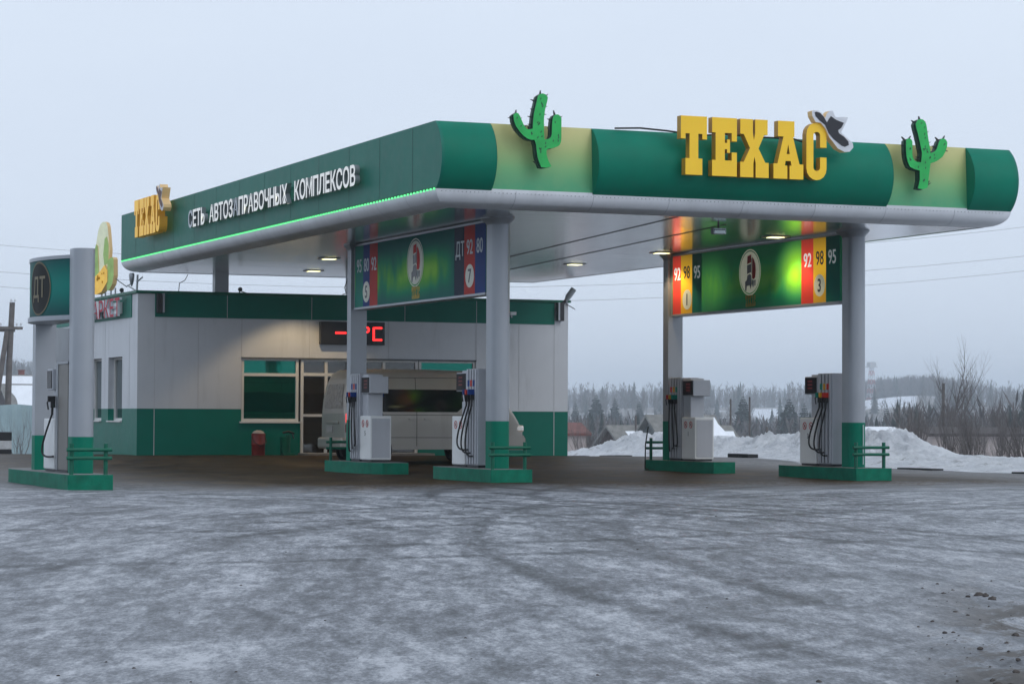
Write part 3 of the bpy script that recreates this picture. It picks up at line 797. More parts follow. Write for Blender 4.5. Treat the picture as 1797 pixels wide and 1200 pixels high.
def cactus(pts, lab, seed, mirror):
    rnd = random.Random(seed)
    cx = sum(q[0] for q in pts) / len(pts)
    t = thing('cactus_sign', (cx, 41.86, 5.6), lab, 'cactus sign', 'cactus cut-outs on the front fascia')
    mb = MB(); mb.prism(pts, (0, 41.92, 0), X_, Z_, -Y_, .13, 0, 1)
    mb.prism([(cx + (x - cx) * 1.0 - .022 * (1 if not mirror else 1), z - .012) for x, z in pts], (0, 41.93, 0), X_, Z_, -Y_, .09, 1, 1)
    mb.build('cactus_body', ['cactus', 'cactusdark'], t)
    mb = MB()
    k = len(pts)
    top = max(q[1] for q in pts)
    for i in range(k):
        x0, z0 = pts[i]; x1, z1 = pts[(i + 1) % k]
        if z0 < 6.25: continue
        dx, dz = x1 - x0, z1 - z0; l = math.hypot(dx, dz)
        if i % 2 and l < .1: continue
        nx_, nz_ = dz / l, -dx / l
        mx, mz = (x0 + x1) / 2, (z0 + z1) / 2
        w = .014; ln = .055 + .025 * rnd.random(); sk = rnd.uniform(-.02, .02)
        mb.prism([(mx - dx / l * w, mz - dz / l * w), (mx + dx / l * w, mz + dz / l * w), (mx + nx_ * ln + sk, mz + nz_ * ln + .01)], (0, 41.90, 0), X_, Z_, -Y_, .05)
    bx, bz = min(pts, key=lambda q: q[1] - (q[0] if mirror else -q[0]) * .6)
    for s_ in range(4):
        a = (.5 + .35 * s_) if mirror else (math.pi - .5 - .35 * s_)
        mb.prism([(bx, bz + .01), (bx + .02, bz + .06), (bx + .14 * math.cos(a), bz + .05 + .12 * math.sin(a))], (0, 41.90, 0), X_, Z_, -Y_, .05)
    mb.build('spine', 'blackprint', t)
    mb = MB()
    def inside(x, z):
        c = False
        for i in range(k):
            x0, z0 = pts[i]; x1, z1 = pts[i - 1]
            if (z0 > z) != (z1 > z) and x < (x1 - x0) * (z - z0) / (z1 - z0) + x0: c = not c
        return c
    cnt = 0
    while cnt < 26:
        x = rnd.uniform(min(q[0] for q in pts), max(q[0] for q in pts)); z = rnd.uniform(5.7, top)
        if not all(inside(x + a, z + c) for a in (-.04, .04) for c in (-.04, .04)): continue
        a = rnd.uniform(.6, 1.9); c_, s_ = math.cos(a) * .026, math.sin(a) * .026
        mb.prism([(x - c_, z - s_), (x + s_ * .4, z - c_ * .4), (x + c_, z + s_), (x - s_ * .4, z + c_ * .4)], (0, 41.79, 0), X_, Z_, -Y_, .004); cnt += 1
    mb.build('spot_print', 'cactusdark', t)
    for zz in (5.9, 6.15): MB().tube([(cx, 41.92, zz), (cx, 42.1, zz)], .02, 6).build('standoff', 'galv', t)
cactus(CAC1, 'green cactus cut-out near the left corner of the front fascia, highest arm in the middle', 1, False)
cactus(CAC2, 'green cactus cut-out to the right of the yellow letters and black hat', 2, True)

# ------------------------------------------------------------------ boards between the columns
def small_brand(mb, y, z, h, x):
    u = 0
    for ch, u in (('T', 0), ('E', .54), ('X', 1.03), ('A', 1.615), ('C', 2.20)):
        mb.prism([[((a + u - 1.28), c) for a, c in l] for l in SL[ch]], (x, y, z), -Y_ * h * .72, Z_ * h, -X_, .004)
def truck(t, xf, yc, zc, s):
    def P(mb, pts, d=.004): mb.prism(pts, (xf, yc, zc), -Y_ * s, Z_ * s, -X_, d)
    mb = MB()
    P(mb, [(-.20, .60), (.09, .65), (.09, .36), (-.23, .31)])
    P(mb, [(.17, .56), (.30, .46), (.42, .28), (.45, .04), (.41, -.20), (.30, -.27), (.16, -.24)])
    mb.build('emblem_red', 'emblemred', t)
    mb = MB()
    P(mb, [(-.23, .27), (.08, .31), (.08, .0), (-.23, -.06)])
    P(mb, [(-.20, -.10), (.0, -.06), (.10, -.12), (.13, -.42), (.06, -.62), (-.03, -.48), (-.26, -.50), (-.30, -.68), (-.38, -.66), (-.38, -.34), (-.26, -.28)])
    P(mb, [(.34, -.31), (.44, -.29), (.42, -.50), (.36, -.52)])
    mb.build('emblem_dark', 'blackprint', t)
    mb = MB()
    P(mb, [(.16, -.27), (.31, -.31), (.30, -.5), (.24, -.58), (.16, -.46)])
    P(mb, [(.105, .50), (.135, .52), (.135, -.06), (.105, -.06)])
    mb.build('emblem_grey', 'emblemgrey', t)
def board(X, lab, lit, left, right, nums):
    xf = X - .12
    y0, y1 = 52.38, 44.66                       # far end, near end
    zb, zt = 3.50, 4.915
    t = thing('pump_board', (X, (y0 + y1) / 2, zb), lab, 'sign board', 'boards hung between the columns')
    mb = MB(); mb.box(xf, X + .12, y1, y0, zb + .05, zt - .048); mb.build('sign_face', 'boardlit' if lit else 'board', t)
    mb = MB(); mb.box(xf - .02, X + .14, y1, y0, zb, zb + .048); mb.box(xf - .01, X + .13, y1, y0, zt - .045, zt)
    mb.box(xf - .008, xf + .03, y0 - .03, y0, zb + .05, zt - .048)
    mb.build('frame', 'silver', t, bevel=.004)
    for (ya, yb, mm) in left + right:
        mb = MB(); mb.box(xf - .003, xf + .01, yb, ya, zb + .05, zt - .048); mb.build('colour_stripe', mm, t)
    for s_, y, z, c in nums:
        mb = MB(); mb.text(s_, (xf - .004, y, z), -Y_, Z_, -X_, .28, .004, 0, None, .012, .84); mb.build('grade_number', c, t)
    return t, xf
tA, xa = board(X7, 'unlit pump board with blue and red stripes and discs 5 and 7', False,
    [(52.30, 51.80, 'teal'), (51.80, 51.37, 'blue'), (51.37, 50.87, 'red')], [(46.33, 45.80, 'navy'), (45.80, 45.23, 'red'), (45.23, 44.68, 'blue')],
    [('95', 52.05, 4.30, 'numwhite'), ('80', 51.58, 4.30, 'numwhite'), ('92', 51.10, 4.30, 'numwhite'), ('ДТ', 46.02, 4.30, 'numwhite'), ('92', 45.50, 4.32, 'numwhite'), ('80', 44.98, 4.32, 'numwhite')])
tB, xb = board(X3, 'brightly lit pump board with red and yellow stripes and discs 1 and 3', True,
    [(52.32, 51.90, 'redlit'), (51.90, 51.33, 'orangelit'), (51.33, 50.86, 'teal')], [(46.27, 45.76, 'redlit'), (45.76, 45.24, 'orangelit'), (45.24, 44.68, 'teal')],
    [('92', 52.08, 4.32, 'litwhite'), ('98', 51.60, 4.34, 'blackprint'), ('95', 51.08, 4.32, 'numlit'), ('92', 46.00, 4.30, 'litwhite'), ('98', 45.49, 4.32, 'blackprint'), ('95', 44.98, 4.32, 'numlit')])
for t, xf, na, nb in ((tA, xa, '5', '7'), (tB, xb, '1', '3')):
    for s_, y, z in ((na, 51.58, 3.86), (nb, 45.50, 3.90)):
        mb = MB(); mb.disc((xf - .0035, y, z), -Y_, Z_, -X_, .225, .004); d_ = mb.build('number_disc', 'litdisc' if t is tB else 'disc', t)
        mb = MB(); mb.text(s_, (xf - .0085, y, z - .125), -Y_, Z_, -X_, .26, .004, 0, None, .02, .9); mb.build('pump_number', 'blackprint', d_)
    mb = MB(); mb.ring((xf - .0005, 48.55, 4.32), -Y_, Z_, -X_, .47, .495, .004); mb.disc((xf - .0005, 48.55, 4.32), -Y_, Z_, -X_, .445, .004); d_ = mb.build('emblem_disc', 'litdisc' if t is tB else 'disc', t)
    truck(d_, xf - .0055, 48.53, 4.32, .58)
    mb = MB(); small_brand(mb, 48.52, 3.585, .25, xf - .0005); mb.build('brand_name', mat('dull gold print', (.50, .36, .06), .5, spec=.15, var=.3, vs_=9), t)

# ------------------------------------------------------------------ islands with railings
def island(x, yr, yp, w, lab, zh=.24, grp='green pump islands'):
    """yr: railing end (square), yp: pump end (rounded)"""
    d = 1 if yp > yr else -1
    t = thing('pump_island', (x, (yr + yp) / 2, 0), lab, 'pump island', grp)
    L = abs(yp - yr)
    pts = [(-w, 0), (w, 0), (w, L - 1.1)] + [(w * (1 - .38 * (i / 6) ** 2), L - 1.1 + 1.1 * (i / 6)) for i in range(1, 7)]
    pts += [(-a, c) for a, c in pts[:1:-1]]
    pts = [(x + a, yr + d * c) for a, c in pts]
    mb = MB(); mb.prism(pts, (0, 0, -.08), X_, Y_, Z_, zh + .08, 1, 0)
    mb.build('kerb', ['greenkerb', mat('island concrete top', (.20, .20, .20), .8, var=.25, vs_=5)], t, bevel=.012)
    rl = MB()
    yy = yr + d * .16
    for s_ in (-1, 1): rl.tube([(x + s_ * (w - .09), yy, zh), (x + s_ * (w - .09), yy, zh + .50)], .036, 10)
    for z in (zh + .40, zh + .265): rl.tube([(x - w - .0, yy - d * .045, z), (x + w + .0, yy - d * .045, z)], .031, 10)
    rl.build('railing', 'greenrail', t)
    return t
island(X7 - .13, 43.30, 46.75, .41, 'green island with railing under the near column of the blue striped board')
island(X3 - .14, 43.30, 46.75, .40, 'green island with railing under the near column of the lit yellow board')
island(X7, 53.35, 50.0, .46, 'green island between the white pump and the rear of the van')
island(X3 + .02, 53.20, 50.0, .43, 'green island under the far column of the lit yellow board')
XD = 9.38
island(XD - .09, 40.64, 46.2, .37, 'long green island of the lone diesel pump at the left edge', .24)

# ------------------------------------------------------------------ pumps
def nozzle(mb, x, y, z, s, c):
    """hung nozzle on the face at x (s = outward sign)"""
    mb.box(x + min(0, s * .075), x + max(0, s * .075), y - .024, y + .024, z - .10, z + .06, 0)
    mb.box(x + min(0, s * .125), x + max(0, s * .125), y - .03, y + .03, z + .0, z + .10, c)
    mb.tube([(x + s * .09, y, z + .05), (x + s * .13, y + .02, z - .01), (x + s * .11, y + .02, z - .13)], .014, 6, 0)
    mb.tube([(x + s * .045, y, z - .09), (x + s * .05, y, z - .22)], .02, 6, 0)
def hose(mb, x, y, z, s, dr, sp, zb):
    pts = []
    P0 = Vector((x + s * .05, y, z - .2)); P3 = Vector((x + s * .03, y - dr * .02, zb))
    P1 = Vector((x + s * .14, y + dr * sp * .8, z - .75)); P2 = Vector((x + s * .16, y + dr * sp * 1.5, zb - .06))
    for i in range(15):
        u = i / 14
        pts.append(P0 * (1 - u) ** 3 + P1 * 3 * u * (1 - u) ** 2 + P2 * 3 * u * u * (1 - u) + P3 * u ** 3)
    mb.tube(pts, .017, 8)
def sticker(mb, x, y, z, r_):
    mb.ring((x, y, z), -Y_, Z_, -X_, r_ * .78, r_, .003, 0, 20)
    mb.prism([(-r_ * .60, r_ * .50), (-r_ * .50, r_ * .60), (r_ * .60, -r_ * .50), (r_ * .50, -r_ * .60)], (x - .0005, y, z), -Y_, Z_, -X_, .003, 0)
    mb.prism([(-r_ * .35, -r_ * .15), (r_ * .1, r_ * .45), (r_ * .3, r_ * .1), (0, -r_ * .45)], (x, y, z), -Y_, Z_, -X_, .0015, 1)
def pump(X, yc, d, num, caps, lab, lit=False):
    """yc: column-side edge of the hose tower, d: direction from the column to the cabinet"""
    t = thing('fuel_pump', (X, yc + d * .6, .24), lab, 'fuel pump', 'multi hose fuel pumps')
    z0 = .25
    def bx(mb, a, c, xa, xb, za, zb, mi=0):
        y0, y1 = sorted((yc + d * a, yc + d * c)); mb.box(X + xa, X + xb, y0, y1, za, zb, mi)
    mb = MB(); bx(mb, 0, .60, -.225, .225, z0 + .04, 2.11)
    for s_ in (-1, 1):
        for k in range(4): bx(mb, .05 + .135 * k, .125 + .135 * k, s_ * .25 if s_ < 0 else .225, -.225 if s_ < 0 else .25, z0 + .06, 2.10)
        # corner ribs on the end face
    tower = mb.build('hose_tower', 'pump_grey', t, bevel=.008)
    mb = MB()
    for s_ in (-1, 1):
        for k in range(3): bx(mb, .132 + .135 * k, .178 + .135 * k, s_ * .229 if s_ < 0 else .224, -.224 if s_ < 0 else .229, z0 + .06, 2.09)
    mb.build('hose_groove', 'pump_dark', tower)
    mb = MB(); bx(mb, .66, 1.34, -.235, .235, z0 + .035, 1.215); cab = mb.build('cabinet', 'white', t, bevel=.018)
    mb = MB(); yy = yc + d * 1.343
    bx(mb, 1.335, 1.348, -.20, .20, z0 + .08, 1.16); mb.build('service_door', 'pump_grey', cab, bevel=.004)
    mb = MB(); bx(mb, .68, 1.32, -.20, .20, z0, z0 + .034); mb.build('plinth', 'pump_dark', t); mb = MB(); bx(mb, .02, .58, -.21, .21, z0, z0 + .038); mb.build('plinth', 'pump_dark', t)
    mb = MB(); bx(mb, .605, .98, -.165, .165, 1.20, 2.09); mb.build('neck', 'pump_grey', t, bevel=.01)
    mb = MB(); bx(mb, .66, 1.19, -.205, .215, 1.69, 2.05); head = mb.build('display_head', 'pump_grey', t, bevel=.012)
    mb = MB()
    bx(mb, .69, 1.16, .214, .226, 1.71, 2.03); mb.build('display', 'black', head); mb = MB(); bx(mb, .69, 1.16, -.216, -.204, 1.71, 2.03); sc = mb.build('display', mat('display glass', (.008, .008, .009), .5, spec=.12), head)
    mb = MB()
    for k in range(3):
        for q in range(4):
            ya = .86 + q * .05
            bx(mb, ya, ya + .022, -.2185, -.2165, 1.80 + .07 * k, 1.83 + .07 * k)
    mb.build('digits', 'dimled', sc)
    # nozzles, hoses
    for s_ in (-1, 1):
        xf = X + s_ * .245
        for k in range(3):
            y = yc + d * (.155 + .135 * k)
            mb = MB(); nozzle(mb, xf, y, 1.62, s_, 1); mb.build('nozzle', ['rubber', caps[k]], t)
            mb = MB(); hose(mb, xf, y, 1.62, s_, d, .16 + .09 * k, .46 + .06 * k); mb.build('hose', 'rubber', t)
    # grade labels above the nozzles, stickers and number on the cabinet side
    for k in range(3):
        mb = MB(); bx(mb, .11 + .135 * k, .20 + .135 * k, -.2555, -.251, 1.78, 1.90); mb.build('grade_label', caps[k], tower)
    mb = MB(); ym = yc + d * 1.0
    sticker(mb, X - .2365, ym + .13, 1.05, .078); mb.build('no_smoking_sticker', ['red', 'blackprint'], cab); mb = MB(); sticker(mb, X - .2365, ym - .13, 1.05, .078)
    mb.build('no_smoking_sticker', ['red', 'blackprint'], cab)
    mb = MB(); mb.text(num, (X - .2365, ym, .80), -Y_, Z_, -X_, .10, .003, 0, None, .01); mb.build('pump_number', 'blackprint', cab)
    return t
CA = ('blue', 'red', 'blue'); CB = ('red', 'orange', 'teal')
pump(X7, 44.78, 1, '7', CA, 'grey and white pump with red and blue nozzles beside the nearest middle column')
pump(X3, 44.78, 1, '3', CB, 'pump with red and yellow nozzles beside the nearest right column')
pump(X7, 52.28, -1, '5', CA, 'white pump with red nozzle standing in front of the silver van')
pump(X3, 52.28, -1, '1', CB, 'pump with yellow nozzles in front of the snow bank, plain grey side facing')
# a loose cable at island 1
mb = MB(); mb.tube([(25.05, 53.0, 1.0), (24.96, 52.95, .6), (24.93, 52.9, .28), (24.90, 52.85, .05), (24.86, 52.6, .03)], .016, 6)
tag(mb.build('loose_cable', 'rubber', org=(24.9, 52.9, 0)), 'thin dark cable hanging down the kerb of the island with yellow nozzles', 'cable')

# ------------------------------------------------------------------ diesel pump at the left with its own posts and curved sign
yDn, yDf = 41.66, 44.86
t = thing('sign_posts', (XD, 43.3, .24), 'pair of free standing half round grey posts with green feet at the left edge', 'posts')
column(XD, yDn, -1, .24, zc=3.95, zp=.842, par=t, cap=False); column(XD, yDf, 1, .24, zc=3.70, zp=.842, par=t, cap=False)
t2 = thing('curved_sign', (XD, 43.2, 2.8), 'curved teal sign with dark disc between two grey posts', 'sign')
ya, yb = 44.70, 41.82
def bow(u): return XD - .10 - .42 * (1 - (2 * u - 1) ** 2)
k = 20
mb = MB()
rings = []
for i in range(k + 1):
    u = i / k; y = ya + (yb - ya) * u; xx = bow(u)
    rings.append([(xx, y, 2.86), (xx, y, 3.80), (XD + .10, y, 3.80), (XD + .10, y, 2.86)])
mb.loft(rings, 0, True); o = mb.build('sign_face', 'tealprint', t2); o.modifiers.new('s', 'EDGE_SPLIT').split_angle = R(40)
mb = MB()
for z0, z1, e in ((2.78, 2.858, .03), (3.802, 3.86, .012)):
    rings = []
    for i in range(k + 1):
        u = i / k; y = ya + (yb - ya) * u; xx = bow(u) - e
        rings.append([(xx, y, z0), (xx, y, z1), (XD + .12, y, z1), (XD + .12, y, z0)])
    mb.loft(rings, 0, False)
mb.box(bow(1) - .02, XD + .1, yb - .03, yb - .002, 2.86, 3.80)
mb.build('frame', 'silver', t2)
mb = MB(); yc, zc, kk = 42.88, 3.33, 40
def onb(y, z, e): u = (ya - y) / (ya - yb); return (bow(u) - e, y, z)
def curved_disc(r0, r1, e):
    a = [2 * math.pi * i / kk for i in range(kk)]
    rr = [r0, r1] if r0 else [0.001, r1 * .5, r1]
    mb.loft([[onb(yc - r_ * math.cos(q), zc + r_ * math.sin(q), e) for q in a] for r_ in rr], 0, True, True, False)
curved_disc(0, .44, .006); mb.build('dark_disc', mat('smoky disc print', (.022, .023, .022), .55, spec=.12), t2)
mb = MB(); curved_disc(.425, .455, .010); mb.build('disc_ring', mat('bronze ring', (.17, .145, .09), .55, spec=.15), t2)
cu = MB(); cu.text('ДТ', (0, yc, zc - .15), -Y_, Z_, -X_, .34, .002, 0, None, .01, .8)
cu.v = [(onb(y, z, .011)[0] + (x * 1.0), y, z) for x, y, z in cu.v]
cu.build('lettering', mat('bronze lettering', (.24, .21, .14), .55, spec=.15), t2)

t3 = thing('fuel_pump', (XD, 42.9, .24), 'single hose diesel pump with tall beige panel at the left edge', 'fuel pump', 'multi hose fuel pumps')
mb = MB(); mb.box(XD - .19, XD + .19, 41.95, 42.80, .28, 2.05); mb.build('hose_tower', 'beige', t3, bevel=.012)
mb = MB(); mb.box(XD - .205, XD - .188, 42.66, 42.80, .28, 2.06); mb.box(XD - .2, XD + .2, 41.93, 42.82, 2.05, 2.09); mb.build('tower_trim', 'galv', t3)
mb = MB(); mb.box(XD - .21, XD + .21, 42.90, 43.72, .28, 1.14); cab = mb.build('cabinet', 'white', t3, bevel=.018)
mb = MB(); mb.box(XD - .15, XD + .15, 42.81, 43.2, 1.1, 2.0); mb.build('neck', 'pump_grey', t3, bevel=.01)
mb = MB(); mb.box(XD - .24, XD + .22, 42.92, 43.32, 1.62, 1.98); hd = mb.build('display_head', 'pump_grey', t3, bevel=.01)
mb = MB(); mb.box(XD - .252, XD - .24, 42.95, 43.29, 1.65, 1.95); mb.build('display', 'black', hd)
mb = MB(); nozzle(mb, XD - .2, 42.87, 1.42, -1, 0); mb.build('nozzle', ['rubber', 'rubber'], t3)
mb = MB(); hose(mb, XD - .2, 42.87, 1.42, -1, 1, .52, .50); mb.build('hose', 'rubber', t3)
mb = MB(); mb.box(XD - .18, XD + .18, 41.98, 43.7, .24, .28); mb.build('plinth', 'pump_dark', t3)

# ------------------------------------------------------------------ shop building
BX0, BX1, BY0, BY1 = 15.80, 27.80, 63.96, 74.6
ZG = .17
bld = thing('shop_building', (21.8, 69, ZG), 'low flat roofed grey and green station shop with white framed windows', 'building')
WX0, WX1 = 18.56, 25.1                        # glazed part of the front
mb = MB()
# front wall pieces, grey zone
mb.box(BX0, WX0, BY0, BY0 + .25, 1.38, 3.73); mb.box(WX0, WX1, BY0, BY0 + .25, 2.69, 3.73); mb.box(WX1, BX1, BY0, BY0 + .25, 1.36, 3.73)
mb.box(BX0, 16.25, BY0, BY0 + .25, 3.73, 4.32); mb.box(27.39, BX1, BY0, BY0 + .25, 3.73, 4.32)
# right and rear wall
mb.box(BX1 - .25, BX1, BY0 + .25, BY1, 1.36, 4.32); mb.box(BX0, BX1, BY1, BY1 + .25, ZG, 4.32)
# left wall with two tall openings
wins = ((65.58, 67.15), (67.93, 69.45), (71.2, 72.6))
ycur = BY0 + .25
for a, c in wins:
    mb.box(BX0, BX0 + .25, ycur, a, 1.38, 3.73); mb.box(BX0, BX0 + .25, a, c, 2.74, 3.73); ycur = c
mb.box(BX0, BX0 + .25, ycur, BY1, 1.38, 3.73)
mb.box(BX0, BX0 + .25, BY0 + .25, 64.56, 3.73, 4.32)
mb.build('wall', 'wall', bld)
mb = MB()
mb.box(BX0 - .0, WX0, BY0 + .002, BY0 + .25, ZG - .15, 1.38); mb.box(WX0, 20.16, BY0 + .002, BY0 + .25, ZG - .15, 1.03)
mb.box(WX1, BX1, BY0 + .002, BY0 + .25, ZG - .15, 1.36); mb.box(BX1 - .25, BX1, BY0 + .25, BY1, ZG - .15, 1.36)
mb.box(23.45, WX1, BY0 + .002, BY0 + .25, ZG - .15, 1.03)
ycur = BY0 + .25
for a, c in wins:
    mb.box(BX0 + .002, BX0 + .25, ycur, a, ZG - .15, 1.38); mb.box(BX0 + .002, BX0 + .25, a, c, ZG - .15, 1.06); ycur = c
mb.box(BX0 + .002, BX0 + .25, ycur, BY1, ZG - .15, 1.38)
mb.build('plinth_band', 'greenpanel', bld)
mb = MB()
mb.box(16.25, 27.39, BY0 - .02, BY0 + .25, 3.73, 4.33)
mb.box(BX0 - .02, BX0 + .25, 64.56, BY1, 3.73, 4.33)
mb.build('parapet_band', 'greenpanel', bld)
mb = MB(); mb.box(BX0 - .06, BX1 + .06, BY0 - .06, BY0 + .3, 4.335, 4.40); mb.box(BX0 - .06, BX0 + .3, BY0 + .302, BY1 + .1, 4.335, 4.40); mb.box(BX1 - .3, BX1 + .06, BY0 + .302, BY1 + .1, 4.335, 4.40)
mb.build('coping', 'greenrail', bld)
mb = MB(); mb.box(BX0 + .26, BX1 - .26, BY0 + .26, BY1, 4.0, 4.15); mb.build('roof', 'roofdeck', bld)
mb = MB()
for x in (16.25, 17.4, 18.56, 20.4, 22.6, 25.1, 26.35, 27.39):
    mb.box(x - .008, x + .008, BY0 - .004, BY0 + .01, (2.69 if WX0 < x < WX1 else 1.385), 3.725)
for x in (18.16, 20.45, 23.05, 25.1): mb.box(x - .008, x + .008, BY0 - .025, BY0 - .018, 3.74, 4.32)
for x in (16.25, 27.39): mb.box(x - .010, x + .010, BY0 - .003, BY0 + .01, ZG, 1.37)
for y in (66.0 - 1.2, 67.54, 70.3): mb.box(BX0 - .004, BX0 + .01, y - .008, y + .008, 1.39, 3.72)
mb.build('panel_joint', 'seam', bld)
# windows
def win_front(name, x0, x1, z0, z1, zsplit, glass, mull=(), fr=.075):
    mb = MB(); yy = BY0 + .03
    mb.box(x0, x1, yy, yy + .08, z0, z0 + fr); mb.box(x0, x1, yy, yy + .08, z1 - fr * .6, z1)
    mb.box(x0, x0 + fr, yy + .001, yy + .079, z0 + fr, z1 - fr * .6); mb.box(x1 - fr, x1, yy + .001, yy + .079, z0 + fr, z1 - fr * .6)
    if zsplit: mb.box(x0 + fr, x1 - fr, yy + .002, yy + .078, zsplit - .04, zsplit + .04)
    for q in mull: mb.box(q - fr / 2, q + fr / 2, yy + .003, yy + .077, z0 + fr, z1 - fr * .6)
    f_ = mb.build(name, 'frame', bld)
    mb = MB(); mb.add([(x0 + .02, yy + .05, z0 + .02), (x1 - .02, yy + .05, z0 + .02), (x1 - .02, yy + .05, z1 - .02), (x0 + .02, yy + .05, z1 - .02)], [(0, 1, 2, 3)])
    mb.build('pane', glass, f_)
    return f_
w = win_front('window', WX0, 20.12, 1.06, 2.69, 2.28, 'greenglass')
mb = MB(); mb.box(WX0 - .05, 20.17, BY0 - .07, BY0 + .028, 1.02, 1.062); mb.build('window_sill', 'frame', w)
w = win_front('window', 23.47, WX1, 1.06, 2.69, 2.28, 'greenglass')
mb = MB(); mb.box(23.42, WX1 + .05, BY0 - .07, BY0 + .028, 1.02, 1.062); mb.build('window_sill', 'frame', w)
win_front('entrance_glazing', 20.18, 23.45, ZG, 2.69, 2.30, 'darkglass', (20.88, 21.95, 22.49))
mb = MB(); mb.box(20.25, 20.84, BY0 + .026, BY0 + .07, 1.19, 1.26); mb.box(20.95, 21.9, BY0 + .026, BY0 + .07, 1.19, 1.26)
mb.build('door_rail', 'frame', bld)
mb = MB(); mb.tube([(21.05, BY0 - .02, 1.0), (21.05, BY0 - .06, 1.05), (21.05, BY0 - .06, 1.55), (21.05, BY0 - .02, 1.6)], .018, 8); mb.build('door_handle', 'galv', bld)
mb = MB(); mb.box(WX0, WX1, BY0 - .03, BY0 + .028, 2.692, 2.73); mb.build('lintel_trim', 'seamdark', bld)
mb = MB(); mb.box(20.1, 23.6, BY0 - .9, BY0 - .004, ZG - .1, ZG + .07); mb.build('entrance_step', mat('step concrete', (.22, .2, .18), .85, var=.2, vs_=4), bld, bevel=.01)
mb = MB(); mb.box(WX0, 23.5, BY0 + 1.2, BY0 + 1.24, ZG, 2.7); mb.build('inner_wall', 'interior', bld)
for a, c in wins:
    mb = MB(); xx = BX0 + .16; mid = a + (c - a) * .30
    mb.box(xx, xx + .07, a, c, 1.06, 1.13); mb.box(xx, xx + .07, a, c, 2.68, 2.74); mb.box(xx, xx + .07, a, a + .07, 1.13, 2.68); mb.box(xx, xx + .07, c - .07, c, 1.13, 2.68); mb.box(xx, xx + .07, mid, mid + .06, 1.13, 2.68)
    f_ = mb.build('window', 'frame', bld)
    mb = MB(); mb.add([(xx + .04, c, 1.08), (xx + .04, a, 1.08), (xx + .04, a, 2.72), (xx + .04, c, 2.72)], [(0, 1, 2, 3)]); mb.build('pane', 'sideglass', f_)
    mb = MB(); mb.box(BX0 - .05, BX0 + .158, a, c, 1.03, 1.062); mb.build('window_sill', 'frame', f_)
# box porch towards the rear of the left wall
mb = MB(); mb.box(BX0 - .5, BX0 - .004, 72.0, 74.4, 2.62, 3.68); mb.build('porch_box', 'wall', bld, bevel=.01)
mb = MB(); mb.box(BX0 - .35, BX0 - .004, 72.1, 73.2, 2.35, 2.60); mb.build('porch_bracket', 'black', bld)

# temperature display
t = thing('temperature_display', (21.55, BY0 - .1, 3.1), 'black box display with red glowing temperature signs above the shop door', 'display')
mb = MB(); mb.box(20.66, 22.44, BY0 - .16, BY0 - .006, 3.09, 3.69); mb.build('housing', 'black', t, bevel=.01)
mb = MB(); yy = BY0 - .164
mb.box(21.06, 21.36, yy, yy + .003, 3.37, 3.425)
mb.ring((21.93, yy + .003, 3.49), X_, Z_, -Y_, .035, .085, .003)
mb.box(22.10, 22.155, yy, yy + .003, 3.20, 3.56); mb.box(22.155, 22.36, yy, yy + .003, 3.515, 3.565); mb.box(22.155, 22.36, yy, yy + .003, 3.20, 3.25)
mb.build('lit_digits', 'redled', t)

# shop sign on the left parapet
t = thing('shop_sign', (15.7, 67.6, 3.9), 'red and orange channel letters on a white tray on the left shop parapet', 'sign')
mb = MB(); mb.box(15.66, 15.775, 65.50, 69.9, 3.86, 4.16); mb.build('tray', 'white', t, bevel=.006)
mb = MB(); mb.text('МАРКЕТ', (15.655, 67.02, 3.79), -Y_, Z_, -X_, .45, .07, 0, 1, .016, 1.50); mb.build('lettering', [mat('crimson letter face', (.52, .03, .06), .5, spec=.15), 'whiteprint'], t)
mb = MB(); mb.text('И', (15.655, 69.25, 3.78), -Y_, Z_, -X_, .40, .08, 0, 1, .0, 1.1); mb.build('orange_letter', ['orange', 'yellowside'], t)

# corn cob sign on the roof edge
t = thing('corn_sign', (15.9, 68, 4.4), 'yellow and green corn cob cut-out on legs above the left shop wall', 'sign')
CA_ = R(20); CEX = Vector((-math.sin(CA_), math.cos(CA_), 0)); CN = Vector((-math.cos(CA_), -math.sin(CA_), 0))
def cz(pts): return [((69.97 - x * .00778 - 67.9) * .56, 6.565 - y * .001844) for x, y in pts]
def cprism(name, pts, x, d, mats):
    mb = MB(); mb.prism(cz(pts), (x, 67.9, 0), CEX, Z_, CN, d * .85, 0, 1); return mb.build(name, mats, t)
cprism('cob', [(192, 520), (206, 330), (222, 200), (242, 120), (266, 85), (290, 80), (312, 96), (326, 150), (338, 300), (350, 500), (340, 760), (215, 860), (188, 700)], 15.86, .12, ['corncream', 'tan'])
cprism('husk_leaf', [(180, 700), (185, 520), (205, 400), (225, 430), (232, 600), (240, 840), (170, 900), (100, 900), (95, 790), (140, 730)], 15.85, .13, ['corngreen', 'tan'])
cprism('husk_leaf', [(345, 660), (372, 620), (402, 610), (412, 640), (415, 880), (400, 1000), (365, 1085), (340, 1090), (338, 980), (342, 800)], 15.85, .16, ['corngreen', 'tan'])
cprism('husk_leaf', [(300, 330), (325, 300), (345, 420), (345, 690), (300, 720), (285, 560)], 15.85, .125, ['corngreen', 'tan'])
cprism('yellow_base', [(130, 915), (215, 880), (262, 820), (318, 720), (352, 800), (352, 960), (290, 1105), (240, 1140), (175, 1135), (150, 1040)], 15.85, .19, ['cornyellow', 'tan'])
cprism('leaf_streak', [(236, 300), (246, 240), (262, 330), (268, 640), (246, 840), (232, 700)], 15.76, .006, ['corncream', 'tan'])
cprism('leaf_streak', [(358, 690), (370, 650), (380, 760), (376, 960), (362, 1040), (352, 900)], 15.72, .006, ['corncream', 'tan'])
cprism('leaf_streak', [(312, 420), (322, 380), (332, 470), (330, 640), (316, 680), (306, 560)], 15.75, .006, ['corncream', 'tan'])
rk = random.Random(4)
mb = MB()
